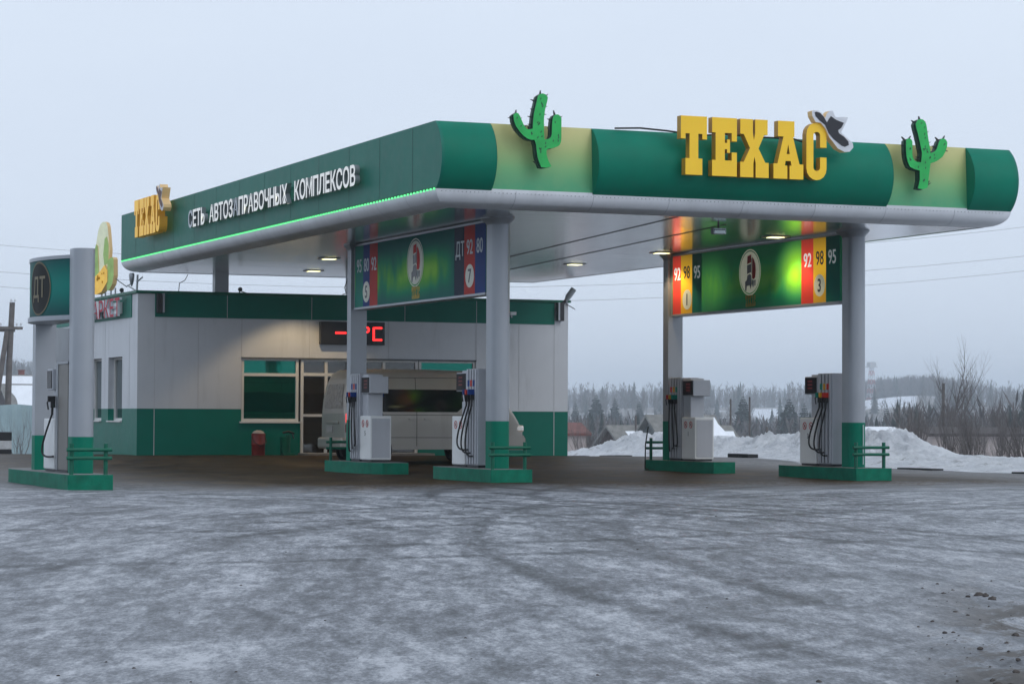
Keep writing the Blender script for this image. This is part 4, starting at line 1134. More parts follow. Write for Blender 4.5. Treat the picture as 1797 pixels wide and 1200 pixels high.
for _ in range(34):
    a, c = rk.uniform(185, 335), rk.uniform(830, 1090)
    if c < 1500 - 2.1 * a and c > 1190 - 1.3 * a or a > 300 and c < 1000:
        r_ = rk.uniform(4, 8); mb.prism(cz([(a + r_ * math.cos(q), c + 4 * r_ * math.sin(q) * .8) for q in [6.283 * i / 8 for i in range(8)]]), (15.68, 67.9, 0), CEX, Z_, CN, .012)
if mb.v: mb.build('kernel_print', 'orange', t)
for x_ in (250, 290, 352, 400): MB().tube([(15.82 - .34 * (69.97 - x_ * .00778 - 67.9) * .56, 67.9 + (69.97 - x_ * .00778 - 67.9) * .53, z_) for z_ in (4.35, 4.62)], .022, 6).build('leg', 'galv', t)

# things fixed to the roof edge
t = thing('roof_floodlight', (27.75, BY0, 4.4), 'grey tube floodlight tilted up on the right roof corner of the shop', 'floodlight')
mb = MB(); mb.tube([(27.70, BY0 - .05, 4.36), (27.78, BY0 - .05, 4.50), (27.92, BY0 - .12, 4.72)], [.05, .085, .085], 12); mb.build('housing', 'galv', t)
mb = MB(); mb.tube([(27.60, BY0 - .05, 4.30), (27.72, BY0 - .05, 4.40)], .05, 8); mb.tube([(27.72, BY0 - .05, 4.30), (27.98, BY0 - .06, 4.16)], .012, 6); mb.build('bracket', 'black', t)
t = thing('roof_speaker', (16.05, 65.0, 4.4), 'grey horn loudspeaker with bent arms on the left roof corner of the shop', 'loudspeaker')
mb = MB(); mb.loft([[(15.95 + r_ * .6 * math.cos(a), 65.25 + r_ * math.sin(a), z) for a in [2 * math.pi * i / 14 for i in range(14)]] for z, r_ in ((4.56, .015), (4.62, .06), (4.74, .10), (4.86, .12), (4.91, .09))], 0, True); mb.build('horn', 'galv', t)
mb = MB(); mb.tube([(16.0, 64.9, 4.38), (16.02, 64.9, 4.85)], .028, 8); mb.tube([(16.0, 64.9, 4.42), (15.9, 65.5, 4.60)], .018, 6); mb.tube([(16.0, 64.9, 4.66), (16.1, 64.7, 4.78)], .02, 6)
mb.build('post', 'galv', t)
mb = MB(); mb.tube([(15.98, 65.3, 4.66), (15.95, 65.8, 4.58), (15.92, 66.5, 4.75), (15.92, 66.9, 4.84)], .012, 6); mb.build('lead', 'rubber', t)
for x, lab in ((16.34, 'black flat bracket panel at the left end of the green shop parapet'), (27.56, 'black flat bracket panel at the right end of the green shop parapet')):
    t = thing('bracket_panel', (x, BY0, 3.8), lab, 'bracket', 'black panels on the parapet ends')
    mb = MB(); mb.box(x - .07, x + .06, BY0 - .16, BY0 - .022, 3.83, 4.33); mb.build('panel', 'black', t, bevel=.006)
    s_ = 1 if x < 20 else -1
    mb = MB(); mb.box(x + s_ * .095 - .025, x + s_ * .095 + .025, BY0 - .17, BY0 - .022, 3.84, 4.33); mb.build('edge_rail', 'galv', t)
t = thing('security_camera', (26.12, BY0, 4.0), 'tiny white camera on the green parapet beside the middle column', 'camera')
mb = MB(); mb.box(26.02, 26.2, BY0 - .18, BY0 - .06, 3.96, 4.05); mb.build('housing', 'white', t, bevel=.01)
mb = MB(); mb.box(26.09, 26.13, BY0 - .06, BY0 - .018, 3.90, 4.05); mb.build('bracket', 'galv', t)
for x, y in ((18.52, BY0 + .1), (15.83, 65.9)):
    lab = 'small black spotlight on the shop roof edge beside the rear canopy column' if x > 17 else 'small black spotlight on the left shop roof edge near the loudspeaker'
    t = thing('roof_spotlight', (x, y, 4.4), lab, 'spotlight', 'small spotlights on the shop roof')
    mb = MB(); mb.loft([[(x + r_ * math.cos(a), y + o_, 4.49 + r_ * math.sin(a)) for a in [2 * math.pi * i / 12 for i in range(12)]] for o_, r_ in ((.07, .03), (-.03, .055), (-.08, .055))], 0, True); mb.build('head', 'black', t)
    mb = MB(); mb.tube([(x, y, 4.40), (x, y, 4.46)], .02, 6); mb.tube([(x - .03, y - .05, 4.46), (x + .2, y - .2, 4.36)], .014, 6); mb.build('arm', 'black', t)
# hanging wires at the rear columns
mb = MB(); mb.tube([(17.36, 64.9, ZS - .05), (17.2, 64.6, 4.72), (16.95, 64.2, 4.62), (16.88, 64.0, 4.40)], .010, 6)
tag(mb.build('hanging_wire', 'wire', org=(17.1, 64.3, 4.4)), 'thin wire dropping from the canopy rear to the shop roof', 'wire')
t = thing('junction_box', (21.62, 64.0, 4.42), 'dark box with tangled leads at the rear canopy column above the display', 'junction box')
mb = MB(); mb.box(21.46, 21.70, 63.98, 64.10, 4.44, 4.86); mb.build('housing', 'black', t, bevel=.01)
mb = MB(); mb.tube([(21.44, 64.0, 4.8), (21.36, 63.95, 4.6), (21.40, 63.95, 4.45), (21.30, 63.95, 4.41)], .012, 6); mb.build('lead', 'rubber', t)

# bins by the shop window
t = thing('litter_bin', (18.89, 63.5, ZG), 'red metal bin with a snow filled top under the shop window', 'bin')
mb = MB()
a = [2 * math.pi * i / 20 for i in range(20)]
mb.loft([[(18.89 + r_ * math.cos(q), 63.5 + r_ * math.sin(q), z) for q in a] for z, r_ in ((ZG, .165), (ZG + .02, .17), (ZG + .28, .175), (ZG + .29, .185), (ZG + .31, .185), (ZG + .32, .176), (ZG + .58, .18))], 0, True); mb.build('drum', 'bucket', t)
mb = MB(); mb.loft([[(18.89 + r_ * math.cos(q) + .01 * math.sin(3 * q), 63.5 + r_ * math.sin(q), z + .02 * math.sin(2 * q)) for q in a] for z, r_ in ((ZG + .57, .176), (ZG + .62, .15), (ZG + .65, .06))], 0, True); mb.build('litter_heap', 'plaster', t)
mb = MB(); mb.tube([(18.71, 63.5, ZG + .5), (18.72, 63.32, ZG + .36), (18.89, 63.30, ZG + .26), (19.06, 63.32, ZG + .36), (19.07, 63.5, ZG + .5)], .01, 6); mb.build('handle', 'black', t)
t = thing('water_stand', (19.7, 63.55, ZG), 'dark green pedestal stand with taps beside the red bin', 'stand')
mb = MB(); mb.box(19.55, 19.86, 63.4, 63.7, ZG, ZG + .07); mb.tube([(19.70, 63.55, ZG), (19.70, 63.55, ZG + .55)], .07, 10); mb.box(19.52, 19.66, 63.45, 63.65, ZG + .07, ZG + .50); mb.build('pedestal', 'greenrail', t, bevel=.01)
mb = MB(); mb.tube([(19.55, 63.5, ZG + .60), (19.70, 63.5, ZG + .63), (19.86, 63.5, ZG + .58)], .03, 8); mb.tube([(19.80, 63.5, ZG + .6), (19.83, 63.45, ZG + .45)], .02, 6); mb.build('tap', 'black', t)

# ------------------------------------------------------------------ van
VX, VY = 19.30, 58.6
vg = terrain_z(21.5, 58.6)
van = thing('passenger_van', (VX + 2.5, VY, vg), 'dusty beige silver high roof van with its tail lamp lit parked before the shop', 'van')
def hw_of(z, s=1.): return .94 * s if z < 1.15 else (.94 - .155 * ((z - 1.15) / .95) ** 1.15) * s
# stations: x from rear, z bottom, z top, width scale, shoulder height limit
ST = [(0.00, .46, 1.20, .93), (.03, .42, 1.60, .96), (.10, .38, 1.95, .98), (.20, .36, 2.17, .99), (.36, .34, 2.25, 1.), (.9, .34, 2.27, 1.), (2.2, .34, 2.27, 1.), (3.1, .34, 2.25, 1.), (3.45, .34, 2.20, 1.), (3.72, .34, 2.06, 1.), (3.95, .34, 1.82, 1.), (4.15, .34, 1.52, 1.), (4.26, .34, 1.35, 1.), (4.36, .34, 1.20, .998), (4.45, .34, 1.06, .99), (4.52, .36, .94, .975), (4.57, .38, .84, .95), (4.60, .42, .74, .90)]
def vring(x, zb, zt, s, k=10):
    half = []
    zs = [zb + (zt - .09 - zb) * i / k for i in range(k + 1)]
    for z in zs: half.append((hw_of(z, s), z))
    wt = hw_of(zt - .09, s)
    for i in range(1, 6):
        a = math.pi / 2 * i / 5
        half.append((wt - .22 * (1 - math.cos(a)) , zt - .09 + .09 * math.sin(a)))
    full = [(-a, z) for a, z in half] + [(a, z) for a, z in half[::-1]]
    return [(VX + x, VY + a, vg + z) for a, z in full]
mb = MB(); mb.loft([vring(*s_) for s_ in ST][::-1], 0, True); body = mb.build('body', 'van', van)
body.modifiers.new('s', 'EDGE_SPLIT').split_angle = R(50)
def vside(pts, e, name, mats, par, side=-1, depth=.0):
    """patch on the van side: outline (x, z) as a strip of columns"""
    mb = MB()
    xs = sorted(set(q[0] for q in pts))
    def zr(x):
        zs = []
        for i in range(len(pts)):
            (x0, z0), (x1, z1) = pts[i], pts[(i + 1) % len(pts)]
            if x0 != x1 and min(x0, x1) - 1e-9 <= x <= max(x0, x1) + 1e-9: zs.append(z0 + (z1 - z0) * (x - x0) / (x1 - x0))
        return min(zs), max(zs)
    X = []
    for a, c in zip(xs, xs[1:]):
        X += [a + (c - a) * i / 4 for i in range(4)]
    X.append(xs[-1]); vv = []; K = 6
    for x in X:
        a, c = zr(x)
        for i in range(K + 1):
            z = a + (c - a) * i / K; vv.append((VX + x, VY + side * (hw_of(z) + e), vg + z))
    ff = []
    for i in range(len(X) - 1):
        for j in range(K):
            q = (i * (K + 1) + j, (i + 1) * (K + 1) + j, (i + 1) * (K + 1) + j + 1, i * (K + 1) + j + 1)
            ff.append(q if side < 0 else q[::-1])
    mb.add(vv, ff, 0, True)
    return mb.build(name, mats, par)
for sd_ in (-1, 1):
    vside([(.42, 1.30), (.50, 1.24), (2.85, 1.24), (2.98, 1.34), (3.08, 1.74), (3.0, 1.78), (.52, 1.78), (.42, 1.72)], .004, 'side_window', 'vanglass', van, sd_)
    vside([(3.22, 1.28), (3.24, 1.24), (4.04, 1.19), (4.06, 1.24), (3.80, 1.66), (3.70, 1.74), (3.30, 1.76)], .004, 'front_side_window', 'vanglass', van, sd_)
    mb = MB()
    for x in (.40, 1.80, 3.15): 
        for i in range(12):
            z0 = .42 + i * 1.65 / 12; z1 = z0 + 1.65 / 12
            yy = lambda z: VY + sd_ * (hw_of(z) + .002)
            mb.add([(VX + x, yy(z0), vg + z0), (VX + x + .014, yy(z0), vg + z0), (VX + x + .014, yy(z1), vg + z1), (VX + x, yy(z1), vg + z1)], [(0, 1, 2, 3) if sd_ < 0 else (3, 2, 1, 0)])
    for (x0, x1, z) in ((.45, 3.1, 2.055), (.3, 3.1, 1.16), (1.0, 3.1, .62)):
        mb.box(VX + x0, VX + x1, VY + sd_ * (hw_of(z) + .001) - .001, VY + sd_ * (hw_of(z) + .001) + .001, vg + z, vg + z + .012)
    mb.build('panel_gap', 'black', van)
    mb = MB()
    for x in (1.6, 2.0, 3.32):
        y0 = VY + sd_ * (.94 + .0); mb.box(VX + x, VX + x + .15, min(y0, y0 + sd_ * .035), max(y0, y0 + sd_ * .035), vg + 1.05, vg + 1.085)
    mb.build('door_handle', 'van', van)
    # lamps
    lamps_y = sorted((VY + sd_ * .945, VY + sd_ * .80))
    mb = MB(); mb.box(VX + .02, VX + .11, *lamps_y, vg + .97, vg + 1.20)
    mb.build('tail_lamp', 'taillight' if sd_ < 0 else mat('unlit tail lamp', (.16, .012, .01), .3), van, bevel=.025)
    mb = MB(); mb.box(VX + .01, VX + .10, *lamps_y, vg + .74, vg + .95)
    mb.build('tail_reflector', mat('tail reflector', (.14, .01, .008), .3), van, bevel=.025)
    mb = MB(); lamps_y = sorted((VY + sd_ * .942, VY + sd_ * .62))
    mb.box(VX + 4.40, VX + 4.60, *lamps_y, vg + .76, vg + .93)
    mb.build('headlight', 'headlight', van, bevel=.045, seg=3)
    mb = MB(); mb.box(VX + 3.78, VX + 3.90, min(VY + sd_ * .96, VY + sd_ * 1.13), max(VY + sd_ * .96, VY + sd_ * 1.13), vg + 1.22, vg + 1.48); mb.build('mirror', 'black', van, bevel=.03)
    for x in (.78, 3.62):
        yo = VY + sd_ * .953; yi = VY + sd_ * .72
        def wr(r_, y): return [(VX + x + r_ * math.cos(q), y, vg + .335 + r_ * math.sin(q)) for q in [2 * math.pi * i / 28 for i in range(28)]]
        mb = MB(); r4 = [wr(.27, yo - sd_ * .01), wr(.315, yo), wr(.335, yo - sd_ * .03), wr(.335, yi)]
        mb.loft(r4 if sd_ < 0 else r4, 0, True); wh = mb.build('wheel', 'rubber', van)
        mb = MB(); mb.loft([wr(.215, yo + sd_ * .004), wr(.19, yo + sd_ * .006), wr(.15, yo - sd_ * .03), wr(.06, yo - sd_ * .02)], 0, True)
        mb.build('rim', 'rim', wh)
        mb = MB(); mb.loft([wr(.40, VY + sd_ * .944), wr(.40, VY + sd_ * .93)], 0, True, True, True); mb.build('wheel_arch', 'black', van)
        for m_ in ():
            pass
# rear window, bumpers, plate
mb = MB()
rw = [(-.62, 1.34), (.62, 1.34), (.57, 1.88), (-.57, 1.88)]
def rx(z):
    for (x0, _, z0, _s), (x1, _, z1, _s2) in zip(ST, ST[1:]):
        if z0 <= z <= z1: return x0 + (x1 - x0) * (z - z0) / (z1 - z0)
    return 0.
vv = []
for i in range(9):
    z = 1.32 + .58 * i / 8; w_ = .66 - .07 * i / 8
    for j in range(9): vv.append((VX + rx(z) - .012, VY - w_ + 2 * w_ * j / 8, vg + z))
mb.add(vv, [(i * 9 + j, (i + 1) * 9 + j, (i + 1) * 9 + j + 1, i * 9 + j + 1) for i in range(8) for j in range(8)], 0, True); mb.build('rear_window', mat('dusty rear glass', (.20, .19, .175), .28, spec=.6, dirt=.2), van)
mb = MB(); mb.box(VX - .10, VX + .32, VY - .93, VY + .93, vg + .34, vg + .62); mb.build('rear_bumper', 'van', van, bevel=.06, seg=4)
mb = MB()
rg_ = []
for i in range(9):
    a = -1 + 2 * i / 8; xo = 4.78 - .14 * abs(a) ** 2.6
    rg_.append([(VX + 4.2, VY + a * .95, vg + .33), (VX + xo - .04, VY + a * .93, vg + .33), (VX + xo, VY + a * .93, vg + .42), (VX + xo, VY + a * .93, vg + .60), (VX + xo - .05, VY + a * .93, vg + .68), (VX + 4.2, VY + a * .95, vg + .70)])
mb.loft(rg_, 0, False); mb.build('front_bumper', 'van', van, bevel=.02)
mb = MB(); mb.box(VX - .018, VX + .02, VY - .0, VY + .48, vg + .74, vg + .89); mb.build('number_plate', mat('dirty plate', (.28, .28, .27), .5), van)
mb = MB(); mb.box(VX - .03, VX + .0, VY - .45, VY + .45, vg + .95, vg + 1.01); mb.build('tailgate_handle', 'van', van, bevel=.01)
mb = MB()
vv = []
for i in range(7):
    z = 1.22 + .72 * i / 6; xx = 4.24 - (z - 1.36) * .62 + .03; w_ = .80 - .10 * i / 6
    for j in range(9):
        a = -1 + 2 * j / 8; vv.append((VX + xx + .10 * (1 - a * a), VY + a * w_, vg + z))
mb.add(vv, [(i * 9 + j, i * 9 + j + 1, (i + 1) * 9 + j + 1, (i + 1) * 9 + j) for i in range(6) for j in range(8)], 0, True); mb.build('windscreen', 'vanglass', van)

# ------------------------------------------------------------------ left edge: pole, striped block, sheds
t = thing('utility_pole', (27.2, 139, terrain_z(27.2, 139)), 'weathered wooden power pole with crossarm and strut at the left edge', 'utility pole')
zb = terrain_z(27.2, 139)
mb = MB(); mb.tube([(27.10, 139, zb), (27.22, 139, 4), (27.36, 139, 7.35)], [.19, .17, .15], 10); mb.build('shaft', 'oldwood', t)
mb = MB(); mb.tube([(25.9, 138.6, zb), (26.6, 138.8, 2.6), (27.12, 139, 6.0)], .14, 8); mb.build('strut', 'oldwood', t)
MB().box(26.3, 27.55, 139.1, 139.22, 5.74, 5.9).build('crossarm', 'oldwood', t, bevel=.02); MB().box(26.6, 27.5, 138.7, 138.85, .85, 1.5).build('meter_box', 'oldwood', t, bevel=.02)
ca = MB().box(26.3, 27.9, 138.75, 138.88, 5.86, 6.02).build('crossarm', 'oldwood', t, bevel=.02)
for x, z in ((27.26, 7.42), (27.46, 7.42), (27.58, 6.12), (27.80, 6.12), (26.7, 6.12), (26.45, 6.12)):
    mb = MB(); mb.tube([(x, 138.8, z - .12), (x, 138.8, z - .02)], .015, 6); mb.tube([(x, 138.8, z - .03), (x, 138.8, z + .03), (x, 138.8, z + .10)], [.06, .065, .035], 8); mb.build('insulator', 'kerbwhite', ca)
t = thing('barrier_block', (16.2, 86, .1), 'black and white banded concrete block at the left edge', 'barrier')
zz = terrain_z(16.2, 86) - .02
for i, mm in enumerate(('kerbblack', 'kerbwhite', 'kerbblack')):
    mb = MB(); mb.box(15.4, 16.88, 85.6, 86.4, zz + .29 * i, zz + .29 * (i + 1) - .002); mb.build('painted_band', mm, t, bevel=.012)

def house(name, x, y, yaw, w, l, hw, hr, wm, rm, lab, snow=None, chim=True, z=None, cat='house', over=.35, win=True, grp=None):
    """gable faces local -x; ridge along local x"""
    z = terrain_z(x, y) - .1 if z is None else z
    t = thing(name, (x, y, z), lab, cat, grp)
    c, s_ = math.cos(yaw), math.sin(yaw)
    def T(a, b_, h): return (x + a * c - b_ * s_, y + a * s_ + b_ * c, z + h)
    mb = MB()
    pts = [(-w / 2, 0), (w / 2, 0), (w / 2, hw), (0, hr), (-w / 2, hw)]
    k = 5
    v0 = [T(0, a, h) for a, h in pts]; v1 = [T(l, a, h) for a, h in pts]
    mb.add(v0 + v1, [(0, 4, 3, 2, 1), (5, 6, 7, 8, 9)] + [(i, (i + 1) % k, k + (i + 1) % k, k + i) for i in range(k)])
    mb.build('wall', wm, t)
    mb = MB(); th = .14; sl = (hr - hw) / (w / 2)
    for sd_ in (-1, 1):
        a0 = (w / 2 + over) * sd_
        q = [(0, hr + .02), (a0, hw - over * sl + .02), (a0, hw - over * sl + .02 + th), (0, hr + .02 + th)]
        A = [T(-over, a, h) for a, h in q]; B = [T(l + over, a, h) for a, h in q]
        f = [(0, 1, 2, 3), (7, 6, 5, 4), (0, 4, 5, 1), (1, 5, 6, 2), (2, 6, 7, 3), (3, 7, 4, 0)]
        mb.add(A + B, f if sd_ > 0 else [u[::-1] for u in f])
    rf = mb.build('roof', rm, t)
    if snow:
        mb = MB()
        for sd_, a0, a1, l0, l1 in snow:
            NA_, NL = 8, 12; vv = []
            for i in range(NL + 1):
                for j in range(NA_ + 1):
                    u = i / NL; v = j / NA_
                    a = (a0 + (a1 - a0) * v) * (w / 2 + over); ll = l0 + (l1 - l0) * u
                    wob = .35 * mnoise.noise(Vector((v * 3 + x, u * 4, 1)))
                    e = min(1, min(u, 1 - u, v, 1 - v) * 5)
                    h = hr + .02 + th - abs(a) * sl + .02 + .22 * e
                    vv.append(T(ll + wob * (1 if i in (0, NL) else 0), sd_ * a, h))
            f = [(i * (NA_ + 1) + j, i * (NA_ + 1) + j + 1, (i + 1) * (NA_ + 1) + j + 1, (i + 1) * (NA_ + 1) + j) for i in range(NL) for j in range(NA_)]
            mb.add(vv, f if sd_ < 0 else [u[::-1] for u in f], 0, True)
        mb.build('snow_cover', 'snowcap', rf)
    if chim:
        mb = MB(); a = T(l * .55, .3, 0); mb.box(a[0] - .25, a[0] + .25, a[1] - .25, a[1] + .25, z + hr - .5, z + hr + .55); mb.box(a[0] - .3, a[0] + .3, a[1] - .3, a[1] + .3, z + hr + .55, z + hr + .62); mb.build('chimney', 'rustroof', rf)
    if win:
        mb = MB()
        for a in (-w * .2, w * .2):
            q = [T(-.04, a - .35, hw * .35), T(-.04, a - .35, hw * .8), T(-.04, a + .35, hw * .8), T(-.04, a + .35, hw * .35)]; mb.add(q, [(0, 1, 2, 3)])
        mb.build('window', 'darkglass', t)
    return t

def at(u, d):
    """ground point at bearing u (degrees from +Y towards +X) and distance d"""
    return d * math.sin(R(u)), d * math.cos(R(u))
HEAD = -22.233          # direction of the picture plane in the ground plan, degrees
house('wooden_house', *at(24.45, 150), R(HEAD + 36), 6.2, 9, 2.4, 5.2, 'darkwood', 'slate',
      'dark board gabled house with a mostly snow covered roof behind the snow bank', z=.78 - 5.35, snow=[(-1, .12, .95, .75, 9.2), (1, .1, .9, 1., 9)], win=False, grp='small houses behind the snow bank')
house('wooden_house', *at(25.36, 120), R(HEAD + 35), 4.6, 3.5, 2.2, 4.6, 'greywood', 'slate',
      'grey board gable with a steep slate roof, directly left of the far right canopy column', z=1.36 - 4.75, snow=[(-1, .05, .98, .75, 3.8)], win=False, chim=False, grp='small houses behind the snow bank')
house('wooden_house', *at(29.05, 125), R(HEAD + 78), 4.6, 6, 2.0, 3.6, 'plaster', 'tanroof',
      'tan roofed house half hidden behind the nearest right pump', z=.95 - 3.75, win=False, chim=False, grp='small houses behind the snow bank')
house('plastered_house', *at(21.3, 132), R(HEAD + 8), 6, 5.62, 3.6, 4.1, 'plaster', 'rustroof',
      'pale plastered house with a low rust red roof beside the right shop corner', z=.95 - 4.25, win=False, chim=False, over=.2, grp='small houses behind the snow bank')
house('storage_shed', *at(31.35, 135), R(HEAD + 4), 5, 6.2, 3.2, 3.5, 'plaster', 'darkwood',
      'low brownish shed with a flat dark roof among bare bushes at the right', z=.75 - 3.6, win=False, chim=False, over=.25, cat='shed')
house('plastered_house', *at(30.05, 170), R(HEAD - 6), 3, 2.4, 2.2, 2.9, 'plaster', 'slate',
      'small pinkish house directly right of the nearest right column', z=.55 - 3.0, snow=[(-1, .02, .6, -.3, 2.6)], win=False, chim=False, over=.2, grp='small houses behind the snow bank')

# left side: pale fence and snowy roofs up the slope
t = thing('metal_fence', (*at(11, 104), -1), 'pale teal sheet fence behind the wooden pole at the left edge', 'fence')
mb = MB(); p0 = Vector((*at(9.6, 106), 0)); p1 = Vector((*at(13.6, 104), 0)); d_ = (p1 - p0).normalized(); nn = Vector((d_.y, -d_.x, 0))
L_ = (p1 - p0).length; k = int(L_ / .2)
vv = []
for i in range(k + 1):
    q = p0 + d_ * (i * .2) + nn * (.03 if i % 2 else 0); vv += [(q.x, q.y, -1.6), (q.x, q.y, 1.62 + .02 * math.sin(i * .9))]
mb.add(vv, [(2 * i, 2 * i + 2, 2 * i + 3, 2 * i + 1) for i in range(k)]); mb.build('sheet_panel', 'tealwall', t)
mb = MB(); q0 = p0 - nn * .08; q1 = p1 - nn * .08
for z in (-.4, 1.2): mb.tube([(q0.x, q0.y, z), (q1.x, q1.y, z)], .04, 6)
mb.build('rail', 'greywood', t)
for (u, d, zt, l, w, lab) in ((10.95, 215, 3.75, 8, 6, 'far snowy roof, the lower one just right of the wooden pole'), (11.35, 250, 4.3, 6, 6, 'far snowy roof, the upper one behind the lone diesel pump'), (10.5, 240, 4.9, 7, 6, 'far snowy roof half hidden by the wooden pole')):
    house('hillside_house', *at(u, d), R(HEAD + 30), w, l, 2.4, 4.8, 'darkwood', 'slate', lab, z=zt - 4.9, snow=[(-1, .05, 1., .6, l), (1, .05, 1., .6, l)], win=False, grp='snowy roofs up the left slope')

# posts beyond the bank
def post(u, d, ztop, r_, lab, strut=False, nm='wooden_post'):
    x, y = at(u, d); zb = terrain_z(x, y) - .2
    t = thing(nm, (x, y, zb), lab, 'post', 'wooden posts beyond the snow bank')
    mb = MB(); mb.tube([(x, y, zb), (x + .02, y, ztop)], [r_ * 1.15, r_], 8); mb.build('shaft', 'oldwood', t)
    if strut:
        mb = MB(); mb.tube([(x - 1.6, y - .3, zb), (x - .05, y, ztop - 1.6)], r_ * .8, 7); mb.build('strut', 'oldwood', t)
post(27.13, 160, 2.42, .065, 'thin wooden post, the left of the two tall ones between the right pumps')
post(27.555, 160, 2.55, .06, 'thin wooden post, the right of the two tall ones between the right pumps')
post(27.94, 150, .72, .07, 'short post stump standing behind the snow between the right pumps')
post(31.83, 150, 3.3, .085, 'thick wooden post with a leaning strut at the right among bare trees', True)
x, y = at(25.02, 140)
tag(MB().tube([(x, y, -4), (x, y, 1.35)], .055, 7).build('antenna_post', 'oldwood', org=(x, y, -4)), 'dark stove pipe post standing in front of the snow covered roof', 'post')

# radio mast on the far hill
x, y = at(30.26, 1800); zb = terrain_z(x, y) - 2
t = thing('radio_mast', (x, y, zb), 'far red and white lattice radio mast right of the nearest right column', 'mast')
H_ = 38.0 - zb
for i in range(8):
    z0, z1 = zb + H_ * i / 8, zb + H_ * (i + 1) / 8
    w0, w1 = 2.6 - 1.6 * i / 8, 2.6 - 1.6 * (i + 1) / 8
    mb = MB(); cs = ((-1, -1), (1, -1), (1, 1), (-1, 1))
    for j in range(4):
        a, c = cs[j], cs[(j + 1) % 4]
        mb.tube([(x + a[0] * w0, y + a[1] * w0, z0), (x + a[0] * w1, y + a[1] * w1, z1)], .24, 4)
        mb.tube([(x + a[0] * w0, y + a[1] * w0, z0), (x + c[0] * w1, y + c[1] * w1, z1)], .15, 4)
        mb.tube([(x + a[0] * w1, y + a[1] * w1, z1), (x + c[0] * w1, y + c[1] * w1, z1)], .15, 4)
    mb.build('lattice_section', ('mastred', 'kerbwhite')[i % 2], t)
mb = MB(); mb.box(x - 3.2, x + 3.2, y - 3.2, y + 3.2, zb + H_ - .5, zb + H_ + .2); mb.box(x - 2.4, x + 2.4, y - 2.4, y + 2.4, zb + H_ + .2, zb + H_ + 3.2); mb.build('platform', 'kerbwhite', t)

# overhead wires far behind the station
fw = Vector((math.sin(YAW), math.cos(YAW), 0)); rt = Vector((math.cos(YAW), -math.sin(YAW), 0))
for vmid, kk_, lab in ((506, 5.0e-5, 'overhead wire, the middle one of three sagging behind the station'), (532, 5.0e-5, 'overhead wire, the lowest of three sagging behind the station'), (462, 5.6e-5, 'overhead wire, the topmost of three sagging behind the station')):
    pts = []
    for i in range(41):
        s_ = -64 + 136 * i / 40                    # metres along the picture plane at 110 m
        u = s_ / 110 * 4475.55
        z = EYE + (733 - vmid + kk_ * (u + 200) ** 2) / 4475.55 * 110
        q = fw * 110 + rt * s_; pts.append((q.x, q.y, z))
    mb = MB(); mb.tube(pts, .006, 5)
    tag(mb.build('overhead_wire', 'wire', org=pts[20]), lab, 'wire', 'overhead wires behind the station')

# ------------------------------------------------------------------ trees
def segs_mesh(segs, n=3):
    mb = MB()
    for a, b_, r0, r1 in segs: mb.tube([a, b_], [r0, r1], n, 0, False)
    return mb
def grow(rnd, h, spread=.5, lev=4, r0=None, multi=1, up=.35):
    trunk, twigs = [], []
    def rec(p, d, l, r_, lv):
        q = p; k = 3 if lv > 1 else 2
        for i in range(k):
            d2 = (d + Vector((rnd.gauss(0, .13), rnd.gauss(0, .13), up * .22))).normalized()
            e = q + d2 * (l / k); ra = r_ * (1 - .5 * i / k); rb = r_ * (1 - .5 * (i + 1) / k)
            (trunk if lv == lev else twigs).append((q, e, ra, rb))
            if lv > 0:
                for _ in range(rnd.choice((1, 2, 2)) if lv < lev else (2 if i else 1)):
                    a = rnd.uniform(0, 6.283); s_ = rnd.uniform(.6, 1.2) * spread
                    o = Vector((math.cos(a) * s_, math.sin(a) * s_, up))
                    rec(e, (d2 * .6 + o).normalized(), l * rnd.uniform(.42, .66), rb * .62, lv - 1)
            q, d = e, d2
        if lv > 0: rec(q, d, l * .6, r_ * .45, lv - 1)
    for i in range(multi):
        a = rnd.uniform(0, 6.283); tilt = .0 if multi == 1 else rnd.uniform(.1, .45)
        rec(Vector((math.cos(a) * .1 * (multi > 1), math.sin(a) * .1 * (multi > 1), 0)), Vector((math.cos(a) * tilt, math.sin(a) * tilt, 1)).normalized(), h * (.5 if multi == 1 else rnd.uniform(.35, .55)), (r0 or h * .014) * (1 if multi == 1 else .55), lev)
    return trunk, twigs
def bare_tree(seed, h, x, y, lab, name='bare_tree', cat='tree', group=None, z=None, **kw):
    rnd = random.Random(seed)
    z = terrain_z(x, y) - .1 if z is None else z
    t = thing(name, (x, y, z), lab, cat, group)
    tr_, tw = grow(rnd, h, **kw)
    o = segs_mesh(tr_, 5).build('trunk', 'bark', t, org=(0, 0, 0)); c = segs_mesh(tw, 3).build('crown', 'twig', t, org=(0, 0, 0))
    return t
def place(proto, x, y, s_, rz, lab, z=None, group=None):
    o = copy_tree(proto); o.location = (x, y, terrain_z(x, y) - .1 if z is None else z); o.rotation_euler = (0, 0, rz); o.scale = (s_, s_, s_)
    o['label'] = lab
    if group: o['group'] = group
    return o
x, y = at(31.8, 150)
bare_tree(5, 9.5, x, y, 'tall bare tree rising above the others at the right, thin crown against the sky', spread=.55, lev=4, r0=.16, z=-4.4)
x, y = at(32.15, 158)
bare_tree(9, 7.6, x, y, 'shorter bare tree leaning beside the tallest one at the right', spread=.5, lev=4, r0=.11, z=-4.4)
rnd = random.Random(77)
GT = 'bare trees of the thicket at the right'
LT = 'bare brown tree of the thicket at the right edge'
tp = [bare_tree(20 + i, 6.2, *at(33.2 + .3 * i, 150), LT, group=GT, spread=.34, lev=4, r0=.07, up=.7) for i in range(3)]
for i in range(22):
    u = rnd.uniform(31.2, 34.6); d = rnd.uniform(120, 230)
    x, y = at(u, d); place(tp[i % 3], x, y, rnd.uniform(.45, .85) * (1 if u > 32.6 else .75), rnd.uniform(0, 6.28), LT, group=GT)
